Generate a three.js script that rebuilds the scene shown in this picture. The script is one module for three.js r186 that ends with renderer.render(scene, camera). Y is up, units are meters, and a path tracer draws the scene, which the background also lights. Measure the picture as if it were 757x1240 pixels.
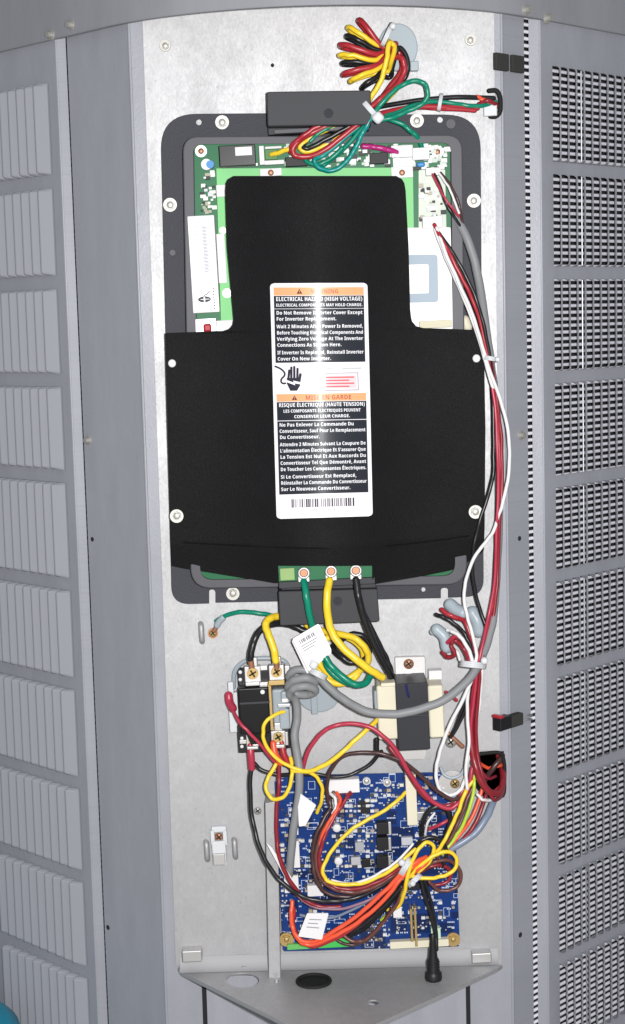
import * as THREE from 'three';
import { RoundedBoxGeometry } from 'three/addons/geometries/RoundedBoxGeometry.js';
import { mergeGeometries } from 'three/addons/utils/BufferGeometryUtils.js';

// ------------------------------------------------------------------ camera, sky, sun, exposure
const YC = 1.05, D = 1.4, F = 1950, W0 = 757, H0 = 1240, CX = 378.5, CY = 620;
const scene = new THREE.Scene();
const camera = new THREE.PerspectiveCamera(2 * Math.atan(CY / F) * 180 / Math.PI, W0 / H0, 0.05, 60);
camera.position.set(0, YC, D);
camera.rotation.set(THREE.MathUtils.degToRad(-6.8), 0, THREE.MathUtils.degToRad(-1.5), 'YXZ');
camera.updateMatrixWorld(true);

const renderer = new THREE.WebGLRenderer({ antialias: true });
renderer.toneMapping = THREE.LinearToneMapping;
renderer.toneMappingExposure = 1.26;
renderer.shadowMap.enabled = true;

{ // overcast sky, a dull ground tone below the horizon
  const w = 256, h = 128, d = new Float32Array(w * h * 4);
  for (let j = 0; j < h; j++) for (let i = 0; i < w; i++) {
    const el = (j + .5) / h * Math.PI - Math.PI / 2, s = Math.sin(el), k = (j * w + i) * 4;
    const a = THREE.MathUtils.smoothstep(s, -.06, .06);
    const az = i / w * Math.PI * 2;
    const cl = 1 + .10 * Math.sin(az * 3 + 1.3 + 4 * s) + .06 * Math.sin(az * 7 + 9 * s);
    const L = (.20 + .18 * Math.max(0, s)) * cl, G = .09;
    d[k] = a * L * .95 + (1 - a) * G * 1.0; d[k + 1] = a * L * .99 + (1 - a) * G * .98; d[k + 2] = a * L * 1.09 + (1 - a) * G * .95; d[k + 3] = 1;
  }
  const t = new THREE.DataTexture(d, w, h, THREE.RGBAFormat, THREE.FloatType);
  t.mapping = THREE.EquirectangularReflectionMapping; t.magFilter = t.minFilter = THREE.LinearFilter; t.needsUpdate = true;
  scene.background = t; scene.environment = t; scene.environmentIntensity = 1;
}
// the picture is lit by the flash of the camera that took it, a few centimetres right of its lens
const flash = new THREE.PointLight(new THREE.Color(1, .99, .985), 6.3, 0, 2);
flash.position.set(.055, YC + .018, D - .02);
flash.castShadow = true; flash.shadow.mapSize.set(4096, 4096); flash.shadow.radius = .8; flash.shadow.camera.near = .05; flash.shadow.camera.far = 8;
scene.add(flash);

// ------------------------------------------------------------------ helpers
let seed = 7; const rnd = () => { seed = (seed * 1664525 + 1013904223) >>> 0; return seed / 4294967296; };
const V = (x, y, z) => new THREE.Vector3(x, y, z);
function ray(px, py) { return V((px - CX) / F, -(py - CY) / F, -1).applyQuaternion(camera.quaternion); }
function P(px, py, zmm = 0) { const d = ray(px, py), t = (zmm / 1000 - D) / d.z; return V(0, YC, D).addScaledVector(d, t); }
function PN(px, py, nx, nz, c) { const d = ray(px, py), t = (c - nz * D) / (nx * d.x + nz * d.z); return V(0, YC, D).addScaledVector(d, t); }
function PY(px, py, y) { const d = ray(px, py), t = (y - YC) / d.y; return V(0, YC, D).addScaledVector(d, t); }
const MM = .00071;                                   // metres per photo pixel near the plate
const used = {};
function nm(n) { const k = used[n] = (used[n] ?? -1) + 1; return k ? n + '_' + String(k).padStart(3, '0') : n; }
function tag(o, label, category, group, kind) { if (label) o.userData.label = label; if (category) o.userData.category = category; if (group) o.userData.group = group; if (kind) o.userData.kind = kind; return o; }
function prep(g) { if (g.index) g = g.toNonIndexed(); if (!g.attributes.uv) g.setAttribute('uv', new THREE.BufferAttribute(new Float32Array(g.attributes.position.count * 2), 2)); if (!g.attributes.normal) g.computeVertexNormals(); return g; }
function merge(gs) { if (!Array.isArray(gs)) return gs; return gs.length === 1 ? gs[0] : mergeGeometries(gs.map(prep)); }
function mesh(name, gs, mat, parent) { const m = new THREE.Mesh(merge(gs), mat); m.name = parent ? name : nm(name); m.castShadow = m.receiveShadow = true; (parent || scene).add(m); return m; }
function thing(name, label, category, pos, group) { const g = new THREE.Group(); g.name = nm(name); g.position.copy(pos); scene.add(g); return tag(g, label, category, group); }
// add a part whose geometry is written in world space under a thing
function part(name, gs, mat, root) { const g = merge(gs); const o = V(0, 0, 0); let r = root; while (r && r !== scene) { o.add(r.position); r = r.parent; } g.translate(-o.x, -o.y, -o.z); return mesh(name, g, mat, root); }
function rbox(w, h, d, r = .0006, s = 2) { return new RoundedBoxGeometry(w, h, d, s, Math.min(r, w * .45, h * .45, d * .45)); }
function box(w, h, d) { return new THREE.BoxGeometry(w, h, d); }
// box given by photo corners (l,t)-(r,b) read at its front, from z0 to z1 mm
function pbox(l, t, r, b, z0, z1, rad = .0006, ang = 0) {
  const p = P((l + r) / 2, (t + b) / 2, z1), k = (D - z1 / 1000) / F / Math.cos(.03);
  const g = rbox((r - l) * k, (b - t) * k * 1.01, (z1 - z0) / 1000, rad); g.rotateZ(.026 + ang); g.translate(p.x, p.y, (z0 + z1) / 2000); return g;
}
function roundPoly(pts) { // pts [x,y,r] -> outline points
  const out = [], n = pts.length;
  for (let i = 0; i < n; i++) {
    const a = pts[(i + n - 1) % n], b = pts[i], c = pts[(i + 1) % n], r = b[2] || 0;
    if (!r) { out.push([b[0], b[1]]); continue; }
    const u = Math.hypot(a[0] - b[0], a[1] - b[1]), v = Math.hypot(c[0] - b[0], c[1] - b[1]), q = Math.min(r, u * .49, v * .49);
    const p0 = [b[0] + (a[0] - b[0]) / u * q, b[1] + (a[1] - b[1]) / u * q], p1 = [b[0] + (c[0] - b[0]) / v * q, b[1] + (c[1] - b[1]) / v * q];
    const N = q > 12 ? 10 : 5;
    for (let k = 0; k <= N; k++) { const t = k / N, x = 1 - t; out.push([x * x * p0[0] + 2 * x * t * b[0] + t * t * p1[0], x * x * p0[1] + 2 * x * t * b[1] + t * t * p1[1]]); }
  }
  return out;
}
function toShape(pts, z, S = THREE.Shape) { return new S(roundPoly(pts).map(([x, y]) => { const p = P(x, y, z); return new THREE.Vector2(p.x, p.y); })); }
function slab(pts, z0, z1, holes = [], bev = 0) { // plate with a photo outline read at z1
  const s = toShape(pts, z1); for (const h of holes) s.holes.push(toShape(h, z1, THREE.Path));
  const g = new THREE.ExtrudeGeometry(s, { depth: (z1 - z0) / 1000 - bev, bevelEnabled: bev > 0, bevelSize: bev * .8, bevelOffset: -bev * .8, bevelThickness: bev, bevelSegments: 2, curveSegments: 8 });
  g.translate(0, 0, z0 / 1000); return g;
}
const oval = (cx, cy, rx, ry, n = 20) => Array.from({ length: n }, (_, i) => [cx + rx * Math.cos(i / n * 6.28319), cy + ry * Math.sin(i / n * 6.28319)]);
function disc(px, py, z0, z1, rpx, n = 20, rtop = rpx) { const p = P(px, py, z1), g = new THREE.CylinderGeometry(rtop * MM, rpx * MM, (z1 - z0) / 1000, n); g.rotateX(Math.PI / 2); g.translate(p.x, p.y, (z0 + z1) / 2000); return g; }
function dome(px, py, z, rpx, flat = .5, n = 14) { const p = P(px, py, z), g = new THREE.SphereGeometry(rpx * MM, n, 8); g.scale(1, 1, flat); g.translate(p.x, p.y, z / 1000); return g; }
function tube(pts, rpx, seg = 9, rad = 9, closed = false) {
  const c = new THREE.CatmullRomCurve3(pts.map(p => p.isVector3 ? p : P(p[0], p[1], p[2])), closed, 'centripetal');
  const g = new THREE.TubeGeometry(c, Math.max(6, pts.length * seg), rpx * MM, rad, closed);
  if (closed) return g;
  const e = [c.getPoint(0), c.getPoint(1)].map(q => { const s = new THREE.SphereGeometry(rpx * MM * .985, 8, 6); s.translate(q.x, q.y, q.z); return s; });
  return merge([g, ...e]);
}
function colored(g, c) { g = prep(g); const n = g.attributes.position.count, a = new Float32Array(n * 3); for (let i = 0; i < n; i++) { a[3 * i] = c[0]; a[3 * i + 1] = c[1]; a[3 * i + 2] = c[2]; } g.setAttribute('color', new THREE.BufferAttribute(a, 3)); return g; }
// fine tileable noise for bump, roughness and faint tone
function noiseTex(n, fn, rep, color = false) {
  const d = new Uint8Array(n * n * 4); for (let y = 0; y < n; y++) for (let x = 0; x < n; x++) { const v = fn(x, y), k = (y * n + x) * 4; const a = Array.isArray(v) ? v : [v, v, v]; d[k] = a[0]; d[k + 1] = a[1]; d[k + 2] = a[2]; d[k + 3] = 255; }
  const t = new THREE.DataTexture(d, n, n); t.wrapS = t.wrapT = THREE.RepeatWrapping; t.magFilter = THREE.LinearFilter; t.minFilter = THREE.LinearMipmapLinearFilter; t.generateMipmaps = true; t.repeat.set(rep, rep); if (color) t.colorSpace = THREE.SRGBColorSpace; t.needsUpdate = true; return t;
}
function lattice(n, cells) { const g = new Float32Array(cells * cells).map(() => rnd()); return (x, y) => { const u = x / n * cells, v = y / n * cells, i = Math.floor(u), j = Math.floor(v), a = u - i, b = v - j, s = a * a * (3 - 2 * a), t = b * b * (3 - 2 * b), G = (p, q) => g[((q + cells) % cells) * cells + (p + cells) % cells]; return (G(i, j) * (1 - s) + G(i + 1, j) * s) * (1 - t) + (G(i, j + 1) * (1 - s) + G(i + 1, j + 1) * s) * t; }; }
const N1 = lattice(512, 6), N2 = lattice(512, 22), N3 = lattice(512, 90), N4 = lattice(512, 200);
const fbm = (x, y) => N1(x, y) * .45 + N2(x, y) * .28 + N3(x, y) * .17 + N4(x, y) * .10;
const paintBump = noiseTex(512, (x, y) => 90 + 80 * N3(x, y) + 80 * N4(x, y), 5);
const paintRough = noiseTex(512, (x, y) => 105 + 60 * fbm(x, y), 3);
const scr = Array.from({ length: 26 }, () => { const a = rnd() * 6.28, L = 8 + rnd() * 46; return [rnd() * 512, rnd() * 512, Math.cos(a), Math.sin(a), L, (rnd() - .35) * 26]; });
const galvTone = noiseTex(512, (x, y) => { let v = 226 + 13 * (fbm(x, y) - .5) + 9 * (N4((x * 3) % 512, y) - .5) + (N3(x, y) > .7 ? 3 : 0); for (const [a, b, c, s, L, k] of scr) { const t = (x - a) * c + (y - b) * s, d = Math.abs(-(x - a) * s + (y - b) * c); if (t > 0 && t < L && d < 1) v += k * (1 - d); } if (N4((x * 9 + 31) % 512, (y * 9) % 512) > .955) v -= 26; v = Math.max(150, Math.min(254, v)); return [v, v, v]; }, 1.9, true);
const galvRough = noiseTex(512, (x, y) => 122 + 42 * fbm((x * 2) % 512, y) + 24 * N4((x * 7) % 512, y), 3);
const plasticBump = noiseTex(512, (x, y) => 255 * (N4(x, y) * .6 + N3(x, y) * .4), 8);
const paintTone = noiseTex(512, (x, y) => { const v = 236 + 10 * (fbm(x, (y >> 3)) - .5) + 16 * (fbm((x * 3 + 90) % 512, y) - .5) - (N4((x * 5) % 512, (y * 5) % 512) > .93 ? 10 : 0); return [v, v, v]; }, 2.5, true);
const coverTone = noiseTex(512, (x, y) => { const d = N4((x * 7) % 512, (y * 7) % 512) > .93 && N2(x, y) > .5 ? 48 : 0, v = 168 + 44 * fbm(x, y) + d; return [v, v, v]; }, 1, true);
// materials (real base colours)
const std = (r, g, b, ro = .5, me = 0, o = {}) => new THREE.MeshPhysicalMaterial({ color: new THREE.Color().setRGB(r, g, b), roughness: ro, metalness: me, specularIntensity: me ? 1 : .45, ...o });
const phy = (r, g, b, ro, o = {}) => new THREE.MeshPhysicalMaterial({ color: new THREE.Color().setRGB(r, g, b), roughness: ro, specularIntensity: .6, ...o });
const M = {
  paint: std(.330, .339, .378, .82, 0, { map: paintTone, specularIntensity: 1, bumpMap: paintBump, bumpScale: .00012, roughnessMap: paintRough }),
  lid: std(.275, .282, .306, .85, 0, { map: paintTone, bumpMap: paintBump, bumpScale: .00012, roughnessMap: paintRough }),
  galv: std(.53, .528, .535, .95, .6, { map: galvTone, roughnessMap: galvRough, bumpMap: paintBump, bumpScale: .00004 }),
  steel: std(.50, .49, .48, .5, .75), bolt: std(.42, .41, .38, .5, .6), brass: std(.42, .29, .11, .5, .6), copper: std(.40, .19, .11, .5, .6), tin: std(.52, .51, .50, .45, .7),
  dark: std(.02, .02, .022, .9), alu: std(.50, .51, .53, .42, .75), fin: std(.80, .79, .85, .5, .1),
  housing: std(.040, .041, .050, .6, 0, { bumpMap: plasticBump, bumpScale: .0002 }), rim: std(.075, .075, .085, .45, .0),
  cover: std(.017, .0162, .0175, .6, 0, { specularIntensity: .22, map: coverTone, bumpMap: plasticBump, bumpScale: .0005 }), channel: std(.038, .039, .044, .55),
  black: phy(.012, .012, .013, .42), chip: std(.014, .014, .016, .5), relay: phy(.008, .008, .009, .3),
  white: std(.66, .65, .65, .5), ivory: std(.62, .58, .45, .5), nylon: phy(.72, .74, .76, .4, { transmission: .25, thickness: 0 }),
  clear: phy(.44, .50, .54, .3, { transmission: .35, thickness: 0 }), greyPlastic: phy(.33, .385, .42, .35), foam: std(.035, .035, .032, .95), rubber: std(.012, .012, .012, .7),
  pcbDark: std(.012, .13, .05, .45), pcbLight: std(.19, .52, .20, .5), blue: std(.10, .22, .50, .45), teal: phy(.0, .22, .33, .35), ground: std(.30, .29, .27, .95)
};
const wcol = { red: [.34, .02, .03], yellow: [.76, .53, .028], black: [.011, .011, .013], green: [.0, .19, .115], teal: [.0, .22, .19], white: [.68, .67, .67], grey: [.21, .215, .222], maroon: [.22, .014, .022], brown: [.115, .042, .035], orange: [.70, .085, .035], pink: [.38, .03, .06], slate: [.18, .22, .30], lime: [.40, .55, .05], magenta: [.38, .02, .16], mauve: [.24, .14, .20], darkbrown: [.055, .026, .024] };
for (const k in wcol) M['w_' + k] = phy(...wcol[k], .36, { clearcoat: .25, clearcoatRoughness: .3 });
M.w_grey.roughness = .5; M.w_grey.clearcoat = 0;

// a wire is one thing: one continuous tube through points [photo x, photo y, millimetres in front of the plate]
function wire(col, label, rpx, pts, o = {}) {
  if (pts.length > 3) { // real wires are never drawn with a spline: small uneven bends between the points
    const c = new THREE.CatmullRomCurve3(pts.map(p => V(p[0], p[1], p[2])), false, 'centripetal'), n = (pts.length - 1) * 3, q = [];
    for (let i = 0; i <= n; i++) { const p = c.getPoint(i / n), k = i && i < n ? (rpx < 4 ? .42 : .36) : 0; q.push([p.x + (rnd() - .5) * k * 2, p.y + (rnd() - .5) * k * 2, p.z + (rnd() - .5) * k * 1.6]); }
    pts = q; o = { ...o, seg: 4 };
  }
  const m = mesh(o.name || col.replace('dark', 'dark_').replace('maroon', 'dark_red') + '_wire', tube(pts, rpx < 3.4 ? rpx * .9 : rpx, o.seg || 9), M['w_' + col]);
  return tag(m, label, o.cat || 'wire', o.group);
}
function hexBolt(px, py, z, rpx, parent, name = 'bolt', mat = M.bolt) {
  const w = disc(px, py, z, z + 1.2, rpx, 20, rpx * .95), hx = disc(px, py, z + 1.2, z + 4.2, rpx * .66, 6, rpx * .62), tp = dome(px, py, z + 4.0, rpx * .5, .35);
  return part(name, [w, hx, tp], mat, parent);
}
function panScrew(px, py, z, rpx, parent, mat = M.bolt, name = 'screw') {
  const head = dome(px, py, z + .6, rpx, .55), a = pbox(px - rpx * .6, py - rpx * .14, px + rpx * .6, py + rpx * .14, z + 1.2, z + rpx * MM * 560 + .9, .0001, .6), b = pbox(px - rpx * .14, py - rpx * .6, px + rpx * .14, py + rpx * .6, z + 1.2, z + rpx * MM * 560 + .9, .0001, .6);
  const s = part(name, head, mat, parent); part('cross_slot', [a, b], M.chip, s); return s;
}

// ------------------------------------------------------------------ ground and cabinet
{
  const g = new THREE.PlaneGeometry(120, 120, 1, 1); g.rotateX(-Math.PI / 2);
  tag(mesh('ground', g, M.ground), null, null, null, 'structure');
}
const LC = -.151, RC = .176;                      // plan lines of the two louvred sides: x - z = LC, x + z = RC
const PLp = (px, py) => PN(px, py, 1, -1, LC), PRp = (px, py) => PN(px, py, 1, 1, RC);
const YB = .10, YT = 1.42;                          // foot and head of the sheet metal
// painted top cover with a rounded skirt corner
{
  const lc = -.158, rc = .183, cx = (lc + rc) / 2, cz = (rc - lc) / 2, R = .262, plan = [];
  const T = R, a = V(cx - T / Math.SQRT2, 0, cz - T / Math.SQRT2), b = V(cx + T / Math.SQRT2, 0, cz - T / Math.SQRT2);
  plan.push([cx - .62, cz - .62]); for (let i = 1; i < 8; i++) { const t = i / 8; plan.push([cx - .62 + (a.x - cx + .62) * t, cz - .62 + (a.z - cz + .62) * t]); }
  const ox = cx, oz = cz - R * Math.SQRT2; for (let i = 0; i <= 24; i++) { const t = Math.PI * .75 - i / 24 * Math.PI / 2; plan.push([ox + R * Math.cos(t), oz + R * Math.sin(t)]); }
  for (let i = 1; i <= 8; i++) { const t = i / 8; plan.push([b.x + (cx + .62 - b.x) * t, b.z + (cz - .62 - b.z) * t]); }
  const yb = (x, z) => YC + .2515;
  const pos = [], uv = [], idx = []; const prof = (x, z, nx, nz) => [[x - nx * .010, yb(x, z) + .0015, z - nz * .010], [x - nx * .0015, yb(x, z), z - nz * .0015], [x, yb(x, z) + .0015, z], [x, yb(x, z) + .052, z], [x - nx * .004, yb(x, z) + .060, z - nz * .004], [x - nx * .3, yb(x, z) + .075, z - nz * .3]];
  let s = 0; plan.forEach(([x, z], i) => {
    const q = plan[Math.min(i + 1, plan.length - 1)], p = plan[Math.max(i - 1, 0)], L = Math.hypot(q[0] - p[0], q[1] - p[1]), nx = -(q[1] - p[1]) / L, nz = (q[0] - p[0]) / L;
    if (i) s += Math.hypot(x - plan[i - 1][0], z - plan[i - 1][1]);
    prof(x, z, nx, nz).forEach((v, j) => { pos.push(...v); uv.push(s, j * .02); });
  });
  for (let i = 0; i < plan.length - 1; i++) for (let j = 0; j < 5; j++) { const A = i * 6 + j, B = A + 6; idx.push(A, B, A + 1, B, B + 1, A + 1); }
  let g = new THREE.BufferGeometry(); g.setAttribute('position', new THREE.Float32BufferAttribute(pos, 3)); g.setAttribute('uv', new THREE.Float32BufferAttribute(uv, 2)); g.setIndex(idx); g.computeVertexNormals();
  const t = thing('top_cover', 'grey painted top cover whose rounded skirt corner overhangs the open electrical compartment', 'cabinet cover', V(cx, YC + .24, 0));
  M.lid.side = THREE.DoubleSide; part('skirt', g, M.lid, t);
  part('roof_sheet', box(1.3, .004, 1.0).translate(cx, YC + .318, cz - .5 - .33), M.lid, t);
  for (const [px, py, sd] of [[62, 42, -1], [86, 30, -1], [637, 12, 1], [663, 22, 1]]) {
    const q = sd < 0 ? PN(px, py, 1, -1, lc) : PN(px, py, 1, 1, rc), w = new THREE.CylinderGeometry(.0046, .0050, .0016, 18), h = new THREE.CylinderGeometry(.0030, .0034, .0045, 6); h.translate(0, .0025, 0);
    const gg = merge([w, h]); gg.rotateX(Math.PI / 2); gg.rotateY(sd * Math.PI / 4); gg.translate(q.x, q.y, q.z); part('screw', gg, M.bolt, t);
  }
}
// side frames: build in local axes u (along the side), v (up), n (outward), then turn by 45 degrees
function sideThing(name, label, cat, x, z, sd) { const t = thing(name, label, cat, V(x, YB, z)); t.rotation.y = sd * Math.PI / 4; return t; }
const UL = (p, x, z) => ((p.x - x) + (p.z - z)) / Math.SQRT2, UR = (p, x, z) => ((p.x - x) - (p.z - z)) / Math.SQRT2;
function uvm(g, k = 1) { const p = g.attributes.position, u = g.attributes.uv; for (let i = 0; i < p.count; i++) u.setXY(i, (p.getX(i) + p.getZ(i)) * k, p.getY(i) * k); return g; }
// corner posts
const HOLE = [575, 911, 611, 967];
{
  const mkHole = (t, px, py, c, sd, r, screw) => {
    const q = sd < 0 ? PN(px, py, 1, -1, c) : PN(px, py, 1, 1, c); const g = screw ? merge([new THREE.CylinderGeometry(.0042, .0046, .0014, 16), new THREE.CylinderGeometry(.0026, .003, .0040, 6).translate(0, .0022, 0)]) : new THREE.CylinderGeometry(r, r, .0008, 12);
    g.rotateX(Math.PI / 2); g.rotateY(sd * Math.PI / 4); const l = q.clone().sub(t.position); g.translate(l.x, l.y, l.z); mesh(screw ? 'screw' : 'screw_hole', g, screw ? M.bolt : M.dark, t);
  };
  // left
  const lf = V(-.1445, 0, -.002);
  const t = thing('corner_post', 'wide grey painted corner post between the left louvred panel and the bare metal plate', 'corner post', V(lf.x, YB, lf.z));
  const Ll = .0878, face = rbox(Ll, YT - YB, .0012, .0005).translate(-Ll / 2, (YT - YB) / 2, -.0006); face.rotateY(-Math.PI / 4);
  const fl = rbox(.055, YT - YB, .0012, .0005).translate(.0275, (YT - YB) / 2, -.0012), rib = new THREE.CylinderGeometry(.0016, .0016, YT - YB, 10).translate(-.0002, (YT - YB) / 2, -.0014);
  mesh('post_sheet', uvm(merge([face, fl, rib])), M.paint, t);
  const c = lf.x - lf.z; mkHole(t, 107, 533, c, -1, 0, true); mkHole(t, 112, 653, c, -1, .0021); mkHole(t, 131, 1123, c, -1, .0023);
  // right
  const rf = V(.1705, 0, -.002), c2 = rf.x + rf.z;
  const t2 = thing('corner_post', 'narrow grey painted corner post right of the bare metal plate, carrying two black clips', 'corner post', V(rf.x, YB, rf.z));
  const Lr = UR(PN(637.3, 300, 1, 1, c2), rf.x, rf.z), f2 = rbox(Lr, YT - YB, .0012, .0005).translate(Lr / 2, (YT - YB) / 2, -.0006); f2.rotateY(Math.PI / 4);
  const yh0 = P(600, HOLE[3], 0).y - YB, yh1 = P(600, HOLE[1], 0).y - YB, xr = P(HOLE[2], 940, 0).x - rf.x;
  const seg = (x0, x1, y0, y1) => rbox(x1 - x0, y1 - y0, .0012, .0003).translate((x0 + x1) / 2, (y0 + y1) / 2, -.0012);
  const rib2 = new THREE.CylinderGeometry(.0016, .0016, YT - YB, 10).translate(.0002, (YT - YB) / 2, -.0014);
  mesh('post_sheet', uvm(merge([f2, seg(-.055, 0, 0, yh0), seg(-.055, 0, yh1, YT - YB), seg(xr, 0, yh0, yh1), rib2])), M.paint, t2);
  mkHole(t2, 631, 527, c2, 1, 0, true); mkHole(t2, 629, 652, c2, 1, .0022); mkHole(t2, 630, 1132, c2, 1, .0024);
}
// louvred panels
{
  const hoodGeo = (p, h, H) => { // pressed louvre: lip at u=0 raised by h, sloping back to the sheet at .8 p; rounded ends; open towards -u
    const st = [0, .2, .6, 1], R = .0034, vs = [...st.map(s => s * R), ...st.slice().reverse().map(s => H - s * R)], rise = v => { const e = Math.min(v, H - v) / R; return e >= 1 ? 1 : Math.sqrt(1 - (1 - e) * (1 - e)); };
    const cr = v => { const k = rise(v); return [[0, h * k], [p * .10, h * k * .97], [p * .86, .0004], [p * 1.0, .0004]]; };
    const pos = [], idx = [], w = .0009; vs.forEach(v => { const c = cr(v); c.forEach(([u, n]) => pos.push(u, v, n)); c.forEach(([u, n]) => pos.push(u, v, n - w)); });
    for (let i = 0; i < vs.length - 1; i++) { const A = i * 8, B = A + 8; for (let j = 0; j < 3; j++) { idx.push(A + j, A + j + 1, B + j, B + j, A + j + 1, B + j + 1); idx.push(A + 4 + j, B + 4 + j, A + 5 + j, B + 4 + j, B + 5 + j, A + 5 + j); } idx.push(A, B, A + 4, B, B + 4, A + 4); }
    const g = new THREE.BufferGeometry(); g.setAttribute('position', new THREE.Float32BufferAttribute(pos, 3)); g.setIndex(idx); const q = g.toNonIndexed(); q.computeVertexNormals(); return prep(q);
  };
  const build = (sd, x, z, label, rails, top, u0, pitch, n, um, rail, hood) => {
    const t = sideThing('louvered_panel', label, 'louvered panel', x, z, sd), H = YT - YB;
    // frame: edge stile with a folded strip facing the front, rails between the rows
    const rowsTop = [top, ...rails.map(r => r - rail / 2)], rowsBot = [...rails.map(r => r + rail / 2), rails[rails.length - 1] - rail * .5 - .082];
    const ua = sd < 0 ? u0 - pitch * n : u0, ub = sd < 0 ? u0 : u0 + pitch * n, fr = [];
    const add = (a, b, v0, v1) => fr.push(box(b - a, v1 - v0, .0012).translate((a + b) / 2, (v0 + v1) / 2, -.0006));
    if (sd < 0) add(ub, 0, 0, H); else add(0, ua, 0, H);
    add(ua, ub, top - YB, H); for (const r of rails) add(ua, ub, r - rail / 2 - YB, r + rail / 2 - YB); add(ua, ub, 0, rowsBot[rowsBot.length - 1] - YB);
    if (sd < 0) add(ua - .05, ua, 0, H); else add(ub, ub + .05, 0, H);
    const sw = sd < 0 ? .0098 : .0108, st = rbox(sw, H, .0012, .0004); st.translate(sw / 2 * (sd < 0 ? 1 : -1), H / 2, -.0006); st.rotateY(-sd * Math.PI / 4); fr.push(st);
    const rib = new THREE.CylinderGeometry(.0014, .0014, H, 8).translate(0, H / 2, -.0014); fr.push(rib);
    mesh('frame', uvm(merge(fr)), M.paint, t);
    for (let r = 0; r < rowsTop.length; r++) {
      const y0 = rowsBot[r], y1 = rowsTop[r], g = hoodGeo(pitch, hood, y1 - y0);
      for (let k = 0; k < n; k++) { const m = mesh('slat', g, M.paint, t); m.position.set((sd < 0 ? u0 - pitch * (k + 1) : u0 + pitch * k), y0 - YB, 0); }
    }
    return t;
  };
  const xl = -.2175, zl = xl - LC, xr = .2085, zr = RC - xr;
  const railL = [220, 342, 460, 575, 703, 820, 936, 1045, 1156].map(y => PLp(58, y).y), railR = [203, 330, 457, 584, 698, 815, 943, 1057, 1165].map(y => PRp(668, y).y);
  const l0 = UL(PLp(61, 150), xl, zl), l1 = UL(PLp(9, 150), xl, zl), pl = (l0 - l1) / 5;
  const r0 = UR(PRp(669.5, 150), xr, zr), r1 = UR(PRp(745.5, 150), xr, zr), pr = (r1 - r0) / 8;
  build(-1, xl, zl, 'left louvered side panel whose vertical slats show their closed outer faces', railL, PLp(58, 100).y, l0, pl, 10, 0, .0118, .0078);
  build(1, xr, zr, 'right louvered side panel whose slots open onto bright rows of wire', railR, PRp(672, 80).y, r0, pr, 11, 0, .0105, pr * .72);
}
// coil behind the louvres: dark fins and close rows of bright wire
{
  const t = thing('condenser_coil', 'condenser coil seen as bright horizontal rows through the right louver slots', 'coil', V(0, YB, -.3));
  const H = YT - YB;
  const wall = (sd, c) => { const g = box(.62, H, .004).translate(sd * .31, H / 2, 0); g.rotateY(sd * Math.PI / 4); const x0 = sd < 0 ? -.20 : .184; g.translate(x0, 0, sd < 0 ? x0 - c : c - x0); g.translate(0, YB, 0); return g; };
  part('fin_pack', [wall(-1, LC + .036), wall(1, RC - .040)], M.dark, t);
  const rods = (sd, c, x0) => { const gs = [], n = Math.floor(1.22 / .0059); for (let i = 0; i < n; i++) { const g = new THREE.CylinderGeometry(.0016, .0016, .45, 7, 1, true); g.rotateZ(Math.PI / 2); g.translate(sd * .225, .06 + i * .0059, 0); g.rotateY(sd * Math.PI / 4); g.translate(x0, YB, sd < 0 ? x0 - c : c - x0); gs.push(g); } return merge(gs); };
  tag(part('guard_wire', rods(1, RC - .013, .184), M.fin, t), null, null, null, 'stuff');
  tag(part('guard_wire', rods(-1, LC + .034, -.197), M.fin, t), null, null, null, 'stuff');
  const q = PN(705, 300, 1, 1, RC - .0095), v = new THREE.CylinderGeometry(.0009, .0009, 1.2, 8).translate(q.x, .72, q.z); part('upright_rod', v, M.alu, t);
}
// back and floor of the casing, so the inside is dark
{
  const t = thing('cabinet_casing', 'grey painted lower casing sheets with upright seams below the metal shelf', 'cabinet casing', V(0, 0, 0));
  const ys = P(395, 1168, 0).y - .026;
  const zb = -.0045;
  part('seam_sheet', [rbox(.062, ys + .02 - YB, .0012).translate(-.0925 - .0, (ys + .02 + YB) / 2, zb), rbox(.062, ys + .02 - YB, .0012).translate(.118, (ys + .02 + YB) / 2, zb)], M.paint, t);
  const x0 = P(249, 1215, 8).x, x1 = P(566, 1215, 8).x;
  part('front_sheet', rbox(x1 - x0 - .002, ys + .02 - YB, .0012).translate((x0 + x1) / 2, (ys + .02 + YB) / 2, .006), M.paint, t);
  part('seam_gap', [box(.005, ys + .02 - YB, .001).translate(x0 - .001, (ys + .02 + YB) / 2, -.001), box(.005, ys + .02 - YB, .001).translate(x1 + .001, (ys + .02 + YB) / 2, -.001)], M.dark, t);
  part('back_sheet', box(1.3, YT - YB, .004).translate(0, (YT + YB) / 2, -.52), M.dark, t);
  part('base_pan', box(1.3, .05, .9).translate(0, YB - .025, -.44), M.lid, t);
}
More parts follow.
